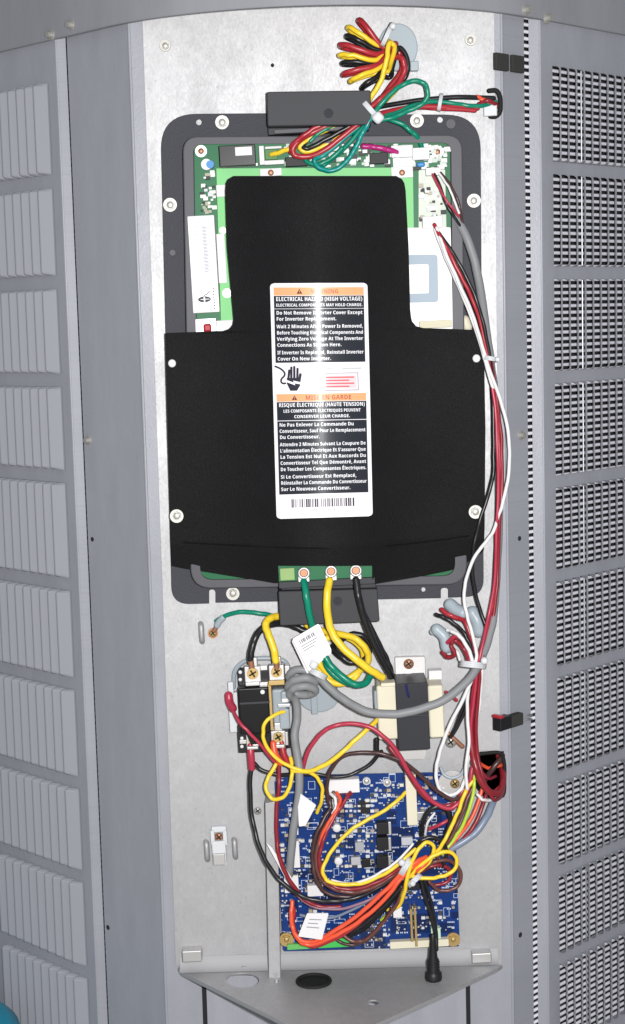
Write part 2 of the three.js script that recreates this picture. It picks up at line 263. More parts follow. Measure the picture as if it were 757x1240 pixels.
// ------------------------------------------------------------------ bare metal mounting plate with its shelf
const YS = P(395, 1168, 0).y;                          // shelf level
{
  const t = thing('mounting_plate', 'bare galvanised plate with triangular bottom shelf carrying all the electrical parts', 'metal plate', V(.014, YS, 0));
  const hole = [[HOLE[0], HOLE[1], 5], [HOLE[2] + 3, HOLE[1], 2], [HOLE[2] + 3, HOLE[3], 5], [HOLE[0], HOLE[3], 5]];
  // right edge runs left of the hole's right side: cut the hole out of the outline
  const s = slab([[171, -20], [598, -20], [605.5, HOLE[1] - 2], [HOLE[0] + 6, HOLE[1] - 2, 4], [HOLE[0], HOLE[1] + 12, 4], [HOLE[0], HOLE[3] - 14, 4], [HOLE[0] + 12, HOLE[3], 4], [606.5, HOLE[3]], [608, 1168], [213, 1169]], -1.2, 0, [oval(330, 79, 1.8, 2.6), oval(295, 1160, 3.5, 4)]);
  { const p = s.attributes.position, u = s.attributes.uv; for (let i = 0; i < p.count; i++) u.setXY(i, p.getX(i) * 1.0, p.getY(i) * 1.0); }
  part('back_sheet', s, M.galv, t);
  // shelf: outline in plan, holes real
  const pts = [[213, 1168], [220, 1177], [326, 1229], [345, 1239], [372, 1247], [428, 1247], [455, 1240], [540, 1202], [603, 1172], [608, 1168]].map(([x, y]) => PY(x, y, YS));
  const sh = new THREE.Shape(pts.map(q => new THREE.Vector2(q.x, -q.z)));
  for (const [cx, cy, rx, ry] of [[294, 1187, 20, 9], [380, 1189, 19, 9], [452, 1214, 7, 3.2], [392, 1191.5, 0, 0]]) if (rx) sh.holes.push(new THREE.Path(oval(cx, cy, rx, ry, 28).map(([x, y]) => { const q = PY(x, y, YS); return new THREE.Vector2(q.x, -q.z); })));
  const g = new THREE.ExtrudeGeometry(sh, { depth: .0012, bevelEnabled: false }); g.rotateX(-Math.PI / 2); g.translate(0, YS - .0012, 0);
  part('shelf', g, M.galv, t);
  // turned-down lip round the shelf front
  const lip = []; for (let i = 0; i < pts.length - 1; i++) { const a = pts[i], b = pts[i + 1], L = a.distanceTo(b), q = box(L, .0022, .001).translate(L / 2, .0024, 0); q.rotateY(-Math.atan2(b.z - a.z, b.x - a.x)); q.translate(a.x, YS - .0047, a.z); lip.push(q); }
  part('shelf_lip', lip, M.galv, t);
  // bright radius where plate and shelf meet
  const a = P(213, 1168), b = P(608, 1168), fil = new THREE.CylinderGeometry(.009, .009, b.x - a.x - .01, 16, 1, true, Math.PI, Math.PI / 2);
  fil.rotateZ(Math.PI / 2); { const fg = []; const N = 6; const pos = [], idx = []; for (let i = 0; i <= N; i++) { const th = i / N * Math.PI / 2, z = .0085 * (1 - Math.cos(th)), y = YS + .0110 * (1 - Math.sin(th)); pos.push(a.x + .004, y + .0003, .0004 + .0110 * (1 - Math.sin(Math.PI / 2 - th)) , b.x - .004, y + .0003, .0004 + .0110 * (1 - Math.sin(Math.PI / 2 - th))); if (i) { const k = i * 2; idx.push(k - 2, k - 1, k, k, k - 1, k + 1); } }
    const f = new THREE.BufferGeometry(); f.setAttribute('position', new THREE.Float32BufferAttribute(pos, 3)); f.setIndex(idx); f.computeVertexNormals(); M.galvTwo = std(.36, .36, .37, .8, .15); M.galvTwo.side = THREE.DoubleSide; part('bend', prep(f), M.galvTwo, t); }
  for (const [l, tt, r, bt] of [[220, 1151, 245, 1166], [571, 1154, 596, 1167]]) part('tab', pbox(l, tt, r, bt, .2, 11, .0012), M.steel, t);
  hexBolt(200, 55, .2, 7, t, 'screw'); hexBolt(570, 48, .2, 7, t, 'screw');
  // pressed clip bridges
  for (const [x, y] of [[249.5, 1030], [283.5, 1027], [243, 766]]) part('pressed_bridge', [tube([[x, y - 11, -.5], [x + .5, y - 8, 3], [x + 1, y, 4], [x + 1.5, y + 8, 3], [x + 2, y + 11, -.5]], 3.6, 5)], M.galv, t);
  part('hole_rim', [disc(330, 79, 0, .3, 2.2)], M.dark, t);
  const wv = []; for (const [x, y] of [[295, 1173], [335, 1189]]) { const q = PY(x, y, YS); wv.push(new THREE.CylinderGeometry(.0022, .0022, .003, 10).translate(q.x, YS + .0012, q.z)); } part('stud', wv, M.steel, t);
}
{ // black plug in shelf hole
  const q = PY(380, 1189, YS); const g = new THREE.CylinderGeometry(.0150, .0150, .003, 28).translate(q.x, YS - .001, q.z), r = new THREE.TorusGeometry(.0146, .0016, 8, 28).rotateX(Math.PI / 2).translate(q.x, YS + .0008, q.z);
  tag(mesh('hole_plug', [g, r], M.rubber), 'round black rubber plug filling the middle hole in the metal shelf', 'plug');
}
{ // grey clip standing alone on the plate
  const t = thing('standoff_clip', 'small white plastic standoff clip with brass screw alone at lower left of plate', 'clip', P(265, 1025, 0));
  part('clip_body', [pbox(256, 1001, 274, 1008, .2, 5), pbox(257, 1018, 274, 1049, .2, 9), pbox(255, 1006, 260, 1024, .2, 7), pbox(270, 1006, 275, 1024, .2, 7)], M.nylon, t);
  part('foot', pbox(258, 1034, 273, 1048, 9, 12), M.steel, t); panScrew(265, 1014, 2, 6, t, M.copper);
}
{ const t = thing('board_bracket', 'upright galvanised strip bracket along the left edge of the blue board', 'bracket', P(328, 1190, 10));
  part('strip', [slab([[321, 973], [336, 970], [340, 1196], [326, 1199]], 2, 26, [], .0006)], M.galv, t);
  part('foot', pbox(323, 1190, 341, 1197, 20, 34), M.galv, t); panScrew(312, 982, .2, 5, t, M.bolt, 'rivet'); }
{ // teal container in front of the left panel
  const q = PN(-110, 1246, 1, -1, LC - .175), pr = [[0, .012], [.06, .011], [.092, .004], [.104, -.008], [.108, -.03], [.106, -.25], [.09, -.262], [0, -.262]].map(([r, y]) => new THREE.Vector2(r, y)).reverse();
  const g = new THREE.LatheGeometry(pr, 48); g.translate(q.x, q.y, q.z); tag(mesh('teal_container', g, M.teal), 'rounded teal object just showing at the lower left corner before the louvers', 'container');
}

// ------------------------------------------------------------------ inverter drive
const XH = P(386, 450, 40).x, YF = P(386, 657, 40).y;
function coverZ(x, y) { const u = (x - XH) / .060, hump = Math.exp(-u * u); let z = .0265 + .038 * hump; if (y < YF) z -= Math.min(.012, (YF - y) * .30); return z; }
function onCover(px, py, off = 0) { let z = 40; let p; for (let i = 0; i < 14; i++) { p = P(px, py, z + off); z = coverZ(p.x, p.y) * 1000; } return p; }
function gridPatch(rows, cols, fn, uvf) { const pos = [], uv = [], idx = []; rows.forEach(([y, l, r]) => { for (let c = 0; c <= cols; c++) { const x = l + (r - l) * c / cols, p = fn(x, y); pos.push(p.x, p.y, p.z); uv.push(...(uvf ? uvf(x, y) : [p.x * 2, p.y * 2])); } }); for (let j = 0; j < rows.length - 1; j++) for (let c = 0; c < cols; c++) { const A = j * (cols + 1) + c, B = A + cols + 1; idx.push(A, B, A + 1, A + 1, B, B + 1); } const g = new THREE.BufferGeometry(); g.setAttribute('position', new THREE.Float32BufferAttribute(pos, 3)); g.setAttribute('uv', new THREE.Float32BufferAttribute(uv, 2)); g.setIndex(idx); g.computeVertexNormals(); return g; }
function thickPatch(rows, cols, th) { // front sheet, back sheet and edges
  const f = gridPatch(rows, cols, (x, y) => onCover(x, y)), n = rows.length, w = cols + 1, pos = Array.from(f.attributes.position.array), idx = Array.from(f.index.array), N = n * w;
  const p2 = []; for (let i = 0; i < N; i++) p2.push(pos[3 * i], pos[3 * i + 1], pos[3 * i + 2] - th);
  const b = new THREE.BufferGeometry(); b.setAttribute('position', new THREE.Float32BufferAttribute(p2, 3)); const bi = []; for (let i = 0; i < idx.length; i += 3) bi.push(idx[i], idx[i + 2], idx[i + 1]); b.setIndex(bi); b.computeVertexNormals();
  const ring = []; for (let c = 0; c < w; c++) ring.push(c); for (let j = 1; j < n; j++) ring.push(j * w + cols); for (let c = cols - 1; c >= 0; c--) ring.push((n - 1) * w + c); for (let j = n - 2; j >= 1; j--) ring.push(j * w);
  const ep = [], ei = []; ring.forEach((k, i) => { ep.push(pos[3 * k], pos[3 * k + 1], pos[3 * k + 2], p2[3 * k], p2[3 * k + 1], p2[3 * k + 2]); const a = 2 * i, q = 2 * ((i + 1) % ring.length); ei.push(a, q, a + 1, q, q + 1, a + 1); });
  const e = new THREE.BufferGeometry(); e.setAttribute('position', new THREE.Float32BufferAttribute(ep, 3)); e.setIndex(ei); const en = e.toNonIndexed(); en.computeVertexNormals();
  return [f, prep(b), prep(en)];
}
const lerp = (tab, y) => { if (y <= tab[0][0]) return tab[0][1]; for (let i = 1; i < tab.length; i++) if (y <= tab[i][0]) { const [a, b] = [tab[i - 1], tab[i]]; return b[1] === a[1] ? a[1] : a[1] + (b[1] - a[1]) * (y - a[0]) / (b[0] - a[0]); } return tab[tab.length - 1][1]; };
const inv = thing('inverter_drive', 'large black inverter drive with curved plastic cover in the middle of the plate', 'inverter', P(390, 450, 0));
{
  const outline = [[194, 138, 44], [322, 137], [582, 139, 42], [586, 722, 34], [543, 724], [543, 712, 4], [534, 712, 4], [534, 724.5], [261, 730], [261, 714, 4], [253, 714, 4], [253, 731], [208, 732, 46]];
  part('flange', slab(outline, .3, 4.5, [oval(241, 148, 4.2, 4.2), oval(533, 145, 4.2, 4.2), oval(513, 714, 3.2, 3.6)], .0006), M.housing, inv);
  const ringO = [[221, 165, 20], [560, 163, 20], [566, 708, 26], [231, 713, 26]], ringI = [[232, 173, 14], [548, 171, 14], [553, 699, 18], [241, 704, 18]];
  part('rim', slab(ringO, 4.5, 22, [ringI], .0014), M.rim, inv);
  part('heat_sink_floor', slab(ringI, 4.2, 6), M.housing, inv);
  for (const [x, y] of [[269, 148], [206, 248], [574, 243], [505, 146], [214, 625], [576, 620], [282, 719]]) hexBolt(x, y, y > 600 && y < 640 ? 26.8 : 4.6, 8.6, inv);
  part('boss', [disc(546, 150, 4, 6, 5.5), disc(209, 306, 4, 6, 3.5)], M.rim, inv);
  // wire channels above and below
  part('wire_channel', [slab([[323, 111, 3], [449, 109, 3], [450, 151, 2], [324, 153, 2]], 10, 36, [], .0012), pbox(326, 150, 446, 160, 4, 20)], M.channel, inv);
  part('wire_channel', [slab([[337, 716, 2], [457, 713, 2], [460, 753, 3], [339, 758, 3]], 8, 34, [], .0012), pbox(340, 704, 456, 718, 6, 26)], M.channel, inv);
  part('knockout', [disc(398, 137, 36, 36.6, 5.5)], M.housing, inv); part('knockout', [disc(409, 728, 34, 34.6, 5.5)], M.housing, inv);
  part('ledge', pbox(333, 154, 445, 159, 18, 23, .0006), M.rim, inv);
  // cover
  const XL = [[213, 283], [217, 276], [224, 272.5], [300, 275], [386, 283], [393, 282], [398, 278], [401.5, 268], [402.5, 201], [404, 200], [520, 203], [685, 208]];
  const XR = [[213, 480], [217, 487], [224, 491], [300, 495], [380, 497], [389, 499], [395, 504], [397.5, 514], [399, 575], [402, 583], [406, 586], [520, 588], [640, 587], [668, 586], [685, 560]];
  const ys = []; for (let y = 213; y < 222; y += 2) ys.push(y); for (let y = 222; y < 384; y += 9) ys.push(y); for (let y = 384; y < 408; y += 1.2) ys.push(y); for (let y = 408; y < 650; y += 11) ys.push(y); for (let y = 650; y <= 685; y += 4) ys.push(y); ys.push(685);
  const topBow = (x, y) => y; const rows = ys.map(y => [topBow(0, y), lerp(XL, y), lerp(XR, y)]);
  const bl = [[685, 208, 337], [688, 222, 337], [692, 246, 337], [699, 290, 337], [706, 333, 337]], br = [[685, 451, 562], [688, 451, 556], [692, 451, 540], [699, 451, 505], [707, 451, 456]];
  const gs = [...thickPatch(rows, 48, .0016), ...thickPatch(bl, 16, .0016), ...thickPatch(br, 16, .0016)];
  const cover = part('cover', gs.map(g => prep(g)), M.cover, inv);
  const rel = g => { g.translate(-inv.position.x, -inv.position.y, -inv.position.z); return g; };
  for (const [x, y] of [[208.5, 440], [577, 434]]) { const q = onCover(x, y); mesh('rivet', rel(new THREE.SphereGeometry(.0034, 12, 8).scale(1, 1, .4).translate(q.x, q.y, q.z + .0004)), M.white, cover); }
  mesh('fold', rel(tube([onCover(222, 657, .2), onCover(300, 661, .2), onCover(386, 664, .2), onCover(470, 661, .2), onCover(568, 649, .2)], .9, 8, 6)), M.cover, cover);
  // printed warning label, following the curve of the cover
  const tex = labelTexture(); const corners = [[327, 343], [445, 342.5], [451.5, 625], [335, 628.5]], R = 5;
  const lrows = []; for (let i = 0; i <= 40; i++) { const v = i <= 5 ? i / 5 * .02 : i >= 35 ? 1 - (40 - i) / 5 * .02 : .02 + (i - 5) / 30 * .96; lrows.push(v); }
  const bil = (u, v) => [(corners[0][0] * (1 - u) + corners[1][0] * u) * (1 - v) + (corners[3][0] * (1 - u) + corners[2][0] * u) * v, (corners[0][1] * (1 - u) + corners[1][1] * u) * (1 - v) + (corners[3][1] * (1 - u) + corners[2][1] * u) * v];
  const ins = v => { const d = Math.min(v, 1 - v) * 285; return d >= R ? 0 : (R - Math.sqrt(R * R - (R - d) * (R - d))) / 118; };
  const lg = gridPatch(lrows.map(v => [v, ins(v), 1 - ins(v)]), 26, (u, v) => { const [x, y] = bil(u, v); return onCover(x, y, .45); }, (u, v) => [u, 1 - v]);
  const lab = mesh('warning_label', rel(lg), phy(.92, .92, .92, .55, { map: tex, clearcoat: .42, clearcoatRoughness: .27 }), cover);
  lab.userData.label = 'tall white and orange warning label with dark text blocks';
}
function labelTexture() {
  const w = 720, h = 1740, c = document.createElement('canvas'); c.width = w; c.height = h; const x = c.getContext('2d');
  x.fillStyle = '#efecef'; x.fillRect(0, 0, w, h);
  const K = '#23262f', O = '#f0a878', wht = '#f2f2f4'; const Y = v => v * h, X = v => v * w;
  // the print area leans slightly with the sheet
  const bar = (a, b, col) => { x.fillStyle = col; x.fillRect(X(.035), Y(a), X(.925), Y(b - a)); };
  const line = (s, v, px, col, al = 'left', bold = true, xx, mw) => { x.fillStyle = col; x.font = (bold ? 'bold ' : '') + px + 'px sans-serif'; x.textAlign = al; x.textBaseline = 'middle'; const m = x.measureText(s).width, lim = mw || X(.89); const X0 = xx ?? (al === 'center' ? X(.5) : X(.055)); if (m > lim) { x.save(); x.translate(X0, Y(v)); x.scale(lim / m, 1); x.fillText(s, 0, 0); x.restore(); } else x.fillText(s, X0, Y(v)); };
  const tri = (cx, cy, r) => { x.fillStyle = '#5a3028'; x.beginPath(); x.moveTo(cx, cy - r); x.lineTo(cx + r, cy + r * .8); x.lineTo(cx - r, cy + r * .8); x.closePath(); x.fill(); x.fillStyle = O; x.fillRect(cx - 2.5, cy - r * .4, 5, r * .6); x.fillRect(cx - 2.5, cy + r * .38, 5, 5); };
  bar(.018, .052, O); tri(X(.30), Y(.036), 21); line('WARNING', .036, 42, '#b0694e', 'center', true, X(.56));
  bar(.054, .108, K); line('ELECTRICAL HAZARD (HIGH VOLTAGE)', .068, 41, wht, 'center'); line('ELECTRICAL COMPONENTS MAY HOLD CHARGE.', .093, 31, wht, 'center');
  bar(.110, .338, K);
  ['Do Not Remove Inverter Cover Except', 'For Inverter Replacement.', 'Wait 2 Minutes After Power Is Removed,', 'Before Touching Electrical Components And', 'Verifying Zero Voltage At The Inverter', 'Connections As Shown Here.', 'If Inverter Is Replaced, Reinstall Inverter', 'Cover On New Inverter.'].forEach((s, i) => line(s, .126 + i * .0262 + (i > 1 ? .006 : 0) + (i > 5 ? .006 : 0), 35, wht));
  // shock pictogram: hand and lead
  x.fillStyle = '#2a2836'; x.strokeStyle = '#2a2836'; x.lineCap = 'round'; x.lineJoin = 'round';
  const hx = X(.215), hy = Y(.400); x.lineWidth = 17; [[-38, -22, -30, -58], [-16, -26, -14, -80], [6, -26, 8, -84], [28, -22, 32, -70]].forEach(([a, b, e, f]) => { x.beginPath(); x.moveTo(hx + a, hy + b + 34); x.lineTo(hx + e, hy + f + 8); x.stroke(); });
  x.lineWidth = 20; x.beginPath(); x.moveTo(hx + 40, hy + 40); x.lineTo(hx + 52, hy - 20); x.stroke();
  x.beginPath(); x.moveTo(hx - 50, hy + 5); x.lineTo(hx + 52, hy + 5); x.lineTo(hx + 48, hy + 62); x.lineTo(hx + 24, hy + 100); x.lineTo(hx - 26, hy + 100); x.lineTo(hx - 50, hy + 48); x.closePath(); x.fill();
  x.fillStyle = '#efecef'; x.beginPath(); x.moveTo(hx - 58, hy + 16); x.lineTo(hx + 2, hy + 40); x.lineTo(hx - 4, hy + 24); x.lineTo(hx + 62, hy + 40); x.lineTo(hx + 58, hy + 54); x.lineTo(hx + 8, hy + 46); x.lineTo(hx + 12, hy + 60); x.lineTo(hx - 56, hy + 34); x.closePath(); x.fill();
  x.lineWidth = 13; x.beginPath(); x.moveTo(X(.03), Y(.353)); x.bezierCurveTo(X(.11), Y(.365), X(.16), Y(.385), X(.10), Y(.402)); x.bezierCurveTo(X(.07), Y(.415), X(.09), Y(.43), X(.13), Y(.425)); x.stroke();
  // terminal diagram
  x.strokeStyle = '#c9cbc8'; x.lineWidth = 4; x.strokeRect(X(.42), Y(.352), X(.53), Y(.112)); x.strokeStyle = '#8a7f8c'; x.lineWidth = 6; x.strokeRect(X(.50), Y(.385), X(.38), Y(.073)); x.fillStyle = '#f4c9cc'; x.fillRect(X(.53), Y(.395), X(.33), Y(.055));
  x.fillStyle = '#e5636a'; for (let i = 0; i < 4; i++) x.fillRect(X(.55), Y(.400 + i * .013), X(.29 - .05 * (i % 2)), Y(.006));
  x.fillStyle = '#b9bdbb'; x.fillRect(X(.47), Y(.362), X(.14), Y(.006)); x.fillRect(X(.72), Y(.362), X(.2), Y(.006));
  bar(.471, .503, O); tri(X(.22), Y(.488), 20); line('MISE EN GARDE', .488, 46, '#a8573e', 'center', true, X(.57));
  bar(.505, .583, K); line('RISQUE ÉLECTRIQUE (HAUTE TENSION)', .518, 40, wht, 'center'); line('LES COMPOSANTS ÉLECTRIQUES PEUVENT', .543, 33, wht, 'center', true, X(.5), X(.8)); line('CONSERVER LEUR CHARGE.', .567, 33, wht, 'center', true, X(.5), X(.58));
  bar(.586, .897, K);
  ['Ne Pas Enlever La Commande Du', 'Convertisseur, Sauf Pour Le Remplacement', 'Du Convertisseur.', 'Attendre 2 Minutes Suivant La Coupure De', "L'alimentation Électrique Et S'assurer Que", 'La Tension Est Nul Et Aux Raccords Du', 'Convertisseur Tel Que Démontré, Avant', 'De Toucher Les Composantes Électriques.', 'Si Le Convertisseur Est Remplacé,', 'Réinstaller La Commande Du Convertisseur', 'Sur Le Nouveau Convertisseur.'].forEach((s, i) => line(s, .602 + i * .0262 + (i > 2 ? .005 : 0) + (i > 7 ? .006 : 0), 35, wht));
  x.fillStyle = '#3a3640'; let bx = X(.16); let k = 5; while (bx < X(.80)) { k = (k * 37 + 11) % 97; const bw = 3 + k % 4 * 3; x.fillRect(bx, Y(.918), bw, Y(.036)); bx += bw + 4 + (k >> 3) % 3 * 3; }
  line('338903-401 REV A', .966, 24, '#6a6670', 'center', false, X(.48));
  const t = new THREE.CanvasTexture(c); t.colorSpace = THREE.SRGBColorSpace; t.anisotropy = 8; return t;
}
// circuit board inside the drive
{
  const sub = (name, gs, mat, parent) => { const g = merge(gs); g.translate(-inv.position.x, -inv.position.y, -inv.position.z); return mesh(name, g, mat, parent); };
  const board = part('circuit_board', slab([[235, 175, 6], [545, 173, 6], [550, 699, 8], [243, 703, 8]], 9, 11), M.pcbDark, inv);
  sub('power_board', [slab([[262, 204], [500, 203], [503, 400], [268, 402]], 14, 16)], M.pcbLight, board);
  sub('white_module', slab([[470, 276, 2], [546, 275, 2], [549, 399, 3], [470, 401, 3]], 13, 17, [], .0006), std(.80, .80, .78, .45), board);
  sub('module_outline', slab([[474, 309, 4], [530, 308, 5], [531, 366, 5], [474, 367, 4]], 17, 17.6, [[[478, 321], [519, 320, 2], [519.5, 355, 2], [478, 356]]]), std(.30, .36, .42, .5), board);
  sub('relay', pbox(266, 176, 309, 200, 11, 24), M.relay, board); sub('relay_label', pbox(285, 178, 305, 188, 23.8, 24.6), M.white, board); sub('relay_base', pbox(268, 198, 312, 202, 11, 16), M.tin, board);
  sub('terminal_block', [pbox(314, 177, 320, 199, 11, 20), pbox(320, 194, 344, 199, 11, 18), pbox(321, 177, 341, 180, 11, 14)], M.white, board);
  sub('coil_choke', [pbox(321, 181, 336, 193, 11, 15)], std(.08, .2, .06, .5), board);
  sub('fuse_holder', pbox(346, 190, 372, 201, 11, 19), M.chip, board); sub('fuse_holder', pbox(448, 185, 470, 198, 11, 18), M.chip, board);
  sub('terminal_row', [pbox(474, 176, 500, 190, 11, 17), pbox(500, 179, 520, 193, 11, 21), pbox(476, 191, 500, 202, 11, 15)], M.white, board);
  for (const [x, y] of [[243.5, 183], [530, 184]]) { const m = sub('washer', disc(x, y, 11, 13, 7), M.tin, board); void m; sub('screw', dome(x, y, 13.5, 3.6, .6), M.copper, board); }
  for (const [l, t, r, b] of [[315, 204, 341, 213], [474, 202, 500, 215]]) { sub('terminal_tab', pbox(l, t, r, b, 16, 19), M.white, board); sub('screw', dome((l + r) / 2, (t + b) / 2 + .5, 19.5, 3.6, .5), M.copper, board); }
  sub('capacitor', [disc(250, 199, 11, 19, 6.5)], M.white, board); sub('capacitor', [disc(254.5, 199, 11, 20, 4.6)], std(.05, .22, .5, .35), board); sub('capacitor', pbox(505, 196, 515, 202, 11, 19, .002), std(.05, .22, .5, .35), board);
  sub('side_bracket', pbox(226, 386, 262, 402, 10, 20), M.alu, board);
  sub('fuse', pbox(246, 392, 256, 402, 11, 22, .002), std(.35, .02, .03, .4), board); sub('white_block', pbox(258, 388, 284, 402, 11, 17), M.white, board); sub('white_block', pbox(262, 224, 276, 238, 14, 19), M.white, board);
  sub('corner_pad', [disc(275, 355, 16, 19, 5.5), disc(270, 279, 16, 18, 4)], M.tin, board);
  sub('white_strip', pbox(263.5, 284, 273.5, 342, 16, 17.5), M.white, board);
  sub('edge_connector', [pbox(508, 388, 547, 397, 17, 21)], std(.55, .52, .38, .5), board);
  sub('white_boot', [tube([[563, 388, 14], [566, 396, 14]], 6.5, 4)], M.ivory, board);
  // sensor connector board on the right
  sub('connector_board', slab([[507, 206, 2], [539, 205, 2], [541, 294, 3], [507, 295, 6]], 11, 14), std(.55, .60, .52, .5), board);
  sub('connector', [pbox(516, 203, 534, 212, 14, 22)], M.white, board); sub('connector', [pbox(512, 262, 536, 276, 14, 22)], M.white, board);
  const sm = []; for (let i = 0; i < 95; i++) { const right = i < 60, x = right ? 509 + rnd() * 29 : 244 + rnd() * 16, y = right ? 214 + rnd() * 76 : 208 + rnd() * 50, s = 1.2 + rnd() * 2.1, v = rnd(); const c = v < .38 ? [.75, .74, .70] : v < .6 ? [.03, .03, .035] : v < .78 ? [.38, .36, .28] : [.55, .56, .58]; const z = right ? 14 : 11; sm.push(colored(pbox(x - s, y - s * .8, x + s, y + s * .8, z, z + 1 + rnd() * 2.4, .0002), c)); }
  for (let i = 0; i < 150; i++) { const x = i < 100 ? 345 + rnd() * 155 : 503 + rnd() * 40, y = i < 100 ? 175 + rnd() * 26 : 176 + rnd() * 28, s = 1.5 + rnd() * 2.6, v = rnd(); sm.push(colored(pbox(x - s, y - s * .7, x + s, y + s * .7, 11, 12.5 + rnd() * 3, .0002), v < .55 ? [.72, .74, .72] : v < .75 ? [.04, .04, .04] : [.5, .55, .5])); }
  tag(sub('small_components', [mergeGeometries(sm)], std(1, 1, 1, .5, 0, { vertexColors: true }), board), null, null, null, 'stuff');
  // white printed label plate standing on the left edge
  const c = document.createElement('canvas'); c.width = 140; c.height = 460; const x = c.getContext('2d'); x.fillStyle = '#f3f2f5'; x.fillRect(0, 0, 140, 460); x.fillStyle = '#7d7a88'; for (let y = 40; y < 270; y += 7) x.fillRect(74, y, 22 + (y * 13) % 8, 4); for (let y = 40; y < 200; y += 8) x.fillRect(34, y, 16, 3); x.fillStyle = '#9a97a4'; for (let y = 36; y < 120; y += 6) x.fillRect(112, y, 6, 3);
  x.fillStyle = '#1c1a22'; x.beginPath(); x.ellipse(62, 404, 36, 15, 0, 0, 7); x.fill(); x.fillStyle = '#f3f2f5'; x.fillRect(58, 392, 8, 24); x.fillRect(40, 402, 50, 3); x.strokeStyle = '#1c1a22'; x.lineWidth = 4; x.beginPath(); x.moveTo(60, 386); x.lineTo(78, 378); x.lineTo(96, 362); x.stroke(); x.fillStyle = '#55525e'; for (let y = 350; y < 450; y += 14) x.fillRect(112, y, 7, 8);
  const t = new THREE.CanvasTexture(c); t.colorSpace = THREE.SRGBColorSpace;
  const lp = part('label_block', pbox(230.5, 263, 262.5, 377, 12, 25.8, .0008, .0), M.white, inv); const q = P(246.5, 320, 26.1), pg = new THREE.PlaneGeometry(30 * .000705, 110 * .000705); pg.rotateZ(.035); pg.translate(q.x - inv.position.x, q.y - inv.position.y, q.z - inv.position.z); mesh('printed_label', pg, std(1, 1, 1, .45, 0, { map: t }), lp);
  // output terminals at the foot of the cover
  const tb = part('terminal_strip', [slab([[337, 685], [451, 682], [453, 704], [338, 707]], 20, 36)], M.pcbDark, inv);
  sub('terminal_shelf', pbox(337, 702, 455, 710, 18, 40), M.channel, tb); sub('strip_end', [pbox(339, 688, 357, 703, 36, 38)], std(.25, .38, .14, .4), tb);
  for (const [x, y] of [[368, 693], [401, 691], [431, 690]]) { sub('terminal_pad', pbox(x - 7, y + 2, x + 7, y + 14, 36, 40), M.tin, tb); sub('ring_lug', [tube([[x, y, 41]].concat([]).length ? oval(x, y + 1, 5.8, 5.8, 12).map(([a, b]) => [a, b, 41]) : [], 2.0, 3, 6, true)], M.tin, tb); sub('terminal_screw', [disc(x, y + 1, 38, 44, 4.2, 12)], M.copper, tb); }
}
// ------------------------------------------------------------------ zip ties
function zip(label, px, py, z, ang, len, wpx = 4, head = 6, o = {}) { // a narrow band over a bundle with a square head
  const t = thing('zip_tie', label, 'zip tie', P(px, py, z), o.group), dx = Math.cos(ang), dy = Math.sin(ang), h = len / 2, dep = o.dep || 6;
  const pts = [[px - dx * h, py - dy * h, z - dep], [px - dx * h * .8, py - dy * h * .8, z - dep * .25], [px, py, z + 1], [px + dx * h * .8, py + dy * h * .8, z - dep * .25], [px + dx * h, py + dy * h, z - dep]];
  const g = []; for (const k of [-.33, 0, .33]) g.push(tube(pts.map(([a, b, c]) => [a - dy * wpx * k, b + dx * wpx * k, c]), wpx * .24, 6, 6));
  part('band', g, M.nylon, t); if (head) { const hb = o.head || [px + dx * h, py + dy * h]; part('tie_head', pbox(hb[0] - head * .9, hb[1] - head * .9, hb[0] + head * .9, hb[1] + head * .9, z - 2, z + 4.5, .0028, -ang), M.nylon, t); } return t;
}
// ------------------------------------------------------------------ wires above the inverter
const coilPath = (tips, z0, tail, head) => { const pts = [...head]; tips.forEach(([x, y, wx, wy], i) => { const z = z0 + i * 3; pts.push([wx, wy, z + 5], [(x * .62 + wx * .38), (y * .66 + wy * .34) - 1.5, z + 9], [x + 2, y - 1, z + 5], [x + .5, y + 1, z - 1], [(x * .6 + wx * .4), (y * .6 + wy * .4) + 2, z - 7], [wx + 4, wy + 4, z - 8], [wx + 13, wy - 1 + i * 2, z - 9], [wx + 15, wy - 4 - i, z - 3]); }); pts.push(...tail); return pts; };
wire('red', 'red wire with three loops in the fanned coil above the inverter', 3.4, coilPath([[434, 25, 464, 57], [412, 55, 458, 66], [416, 90, 458, 78]], 14, [[486, 70, 26], [490, 84, 26], [482, 102, 27], [462, 119, 30], [447, 131, 31], [430, 142, 28], [404, 150, 26], [372, 164, 26], [356, 178, 27], [356, 187, 26], [368, 190, 26], [390, 184, 27], [418, 163, 29], [444, 144, 30], [470, 136, 20], [500, 130, 15], [540, 130, 12], [578, 131, 8]], [[446, 138, 22], [468, 112, 18], [487, 82, 16], [480, 60, 18]]));
wire('yellow', 'yellow wire with three loops in the fanned coil above the inverter', 3.3, coilPath([[421, 34, 456, 54], [411, 67, 457, 72], [424, 98, 458, 83]], 15, [[478, 56, 30], [472, 52, 33], [469, 68, 34], [465, 86, 33], [459, 103, 31], [448, 120, 29], [440, 136, 25], [420, 148, 22], [395, 157, 21], [372, 170, 21], [363, 179, 21], [372, 184, 20], [398, 173, 20], [425, 156, 21], [447, 141, 22]], [[450, 136, 18], [473, 116, 14], [492, 86, 12], [480, 62, 14]]));
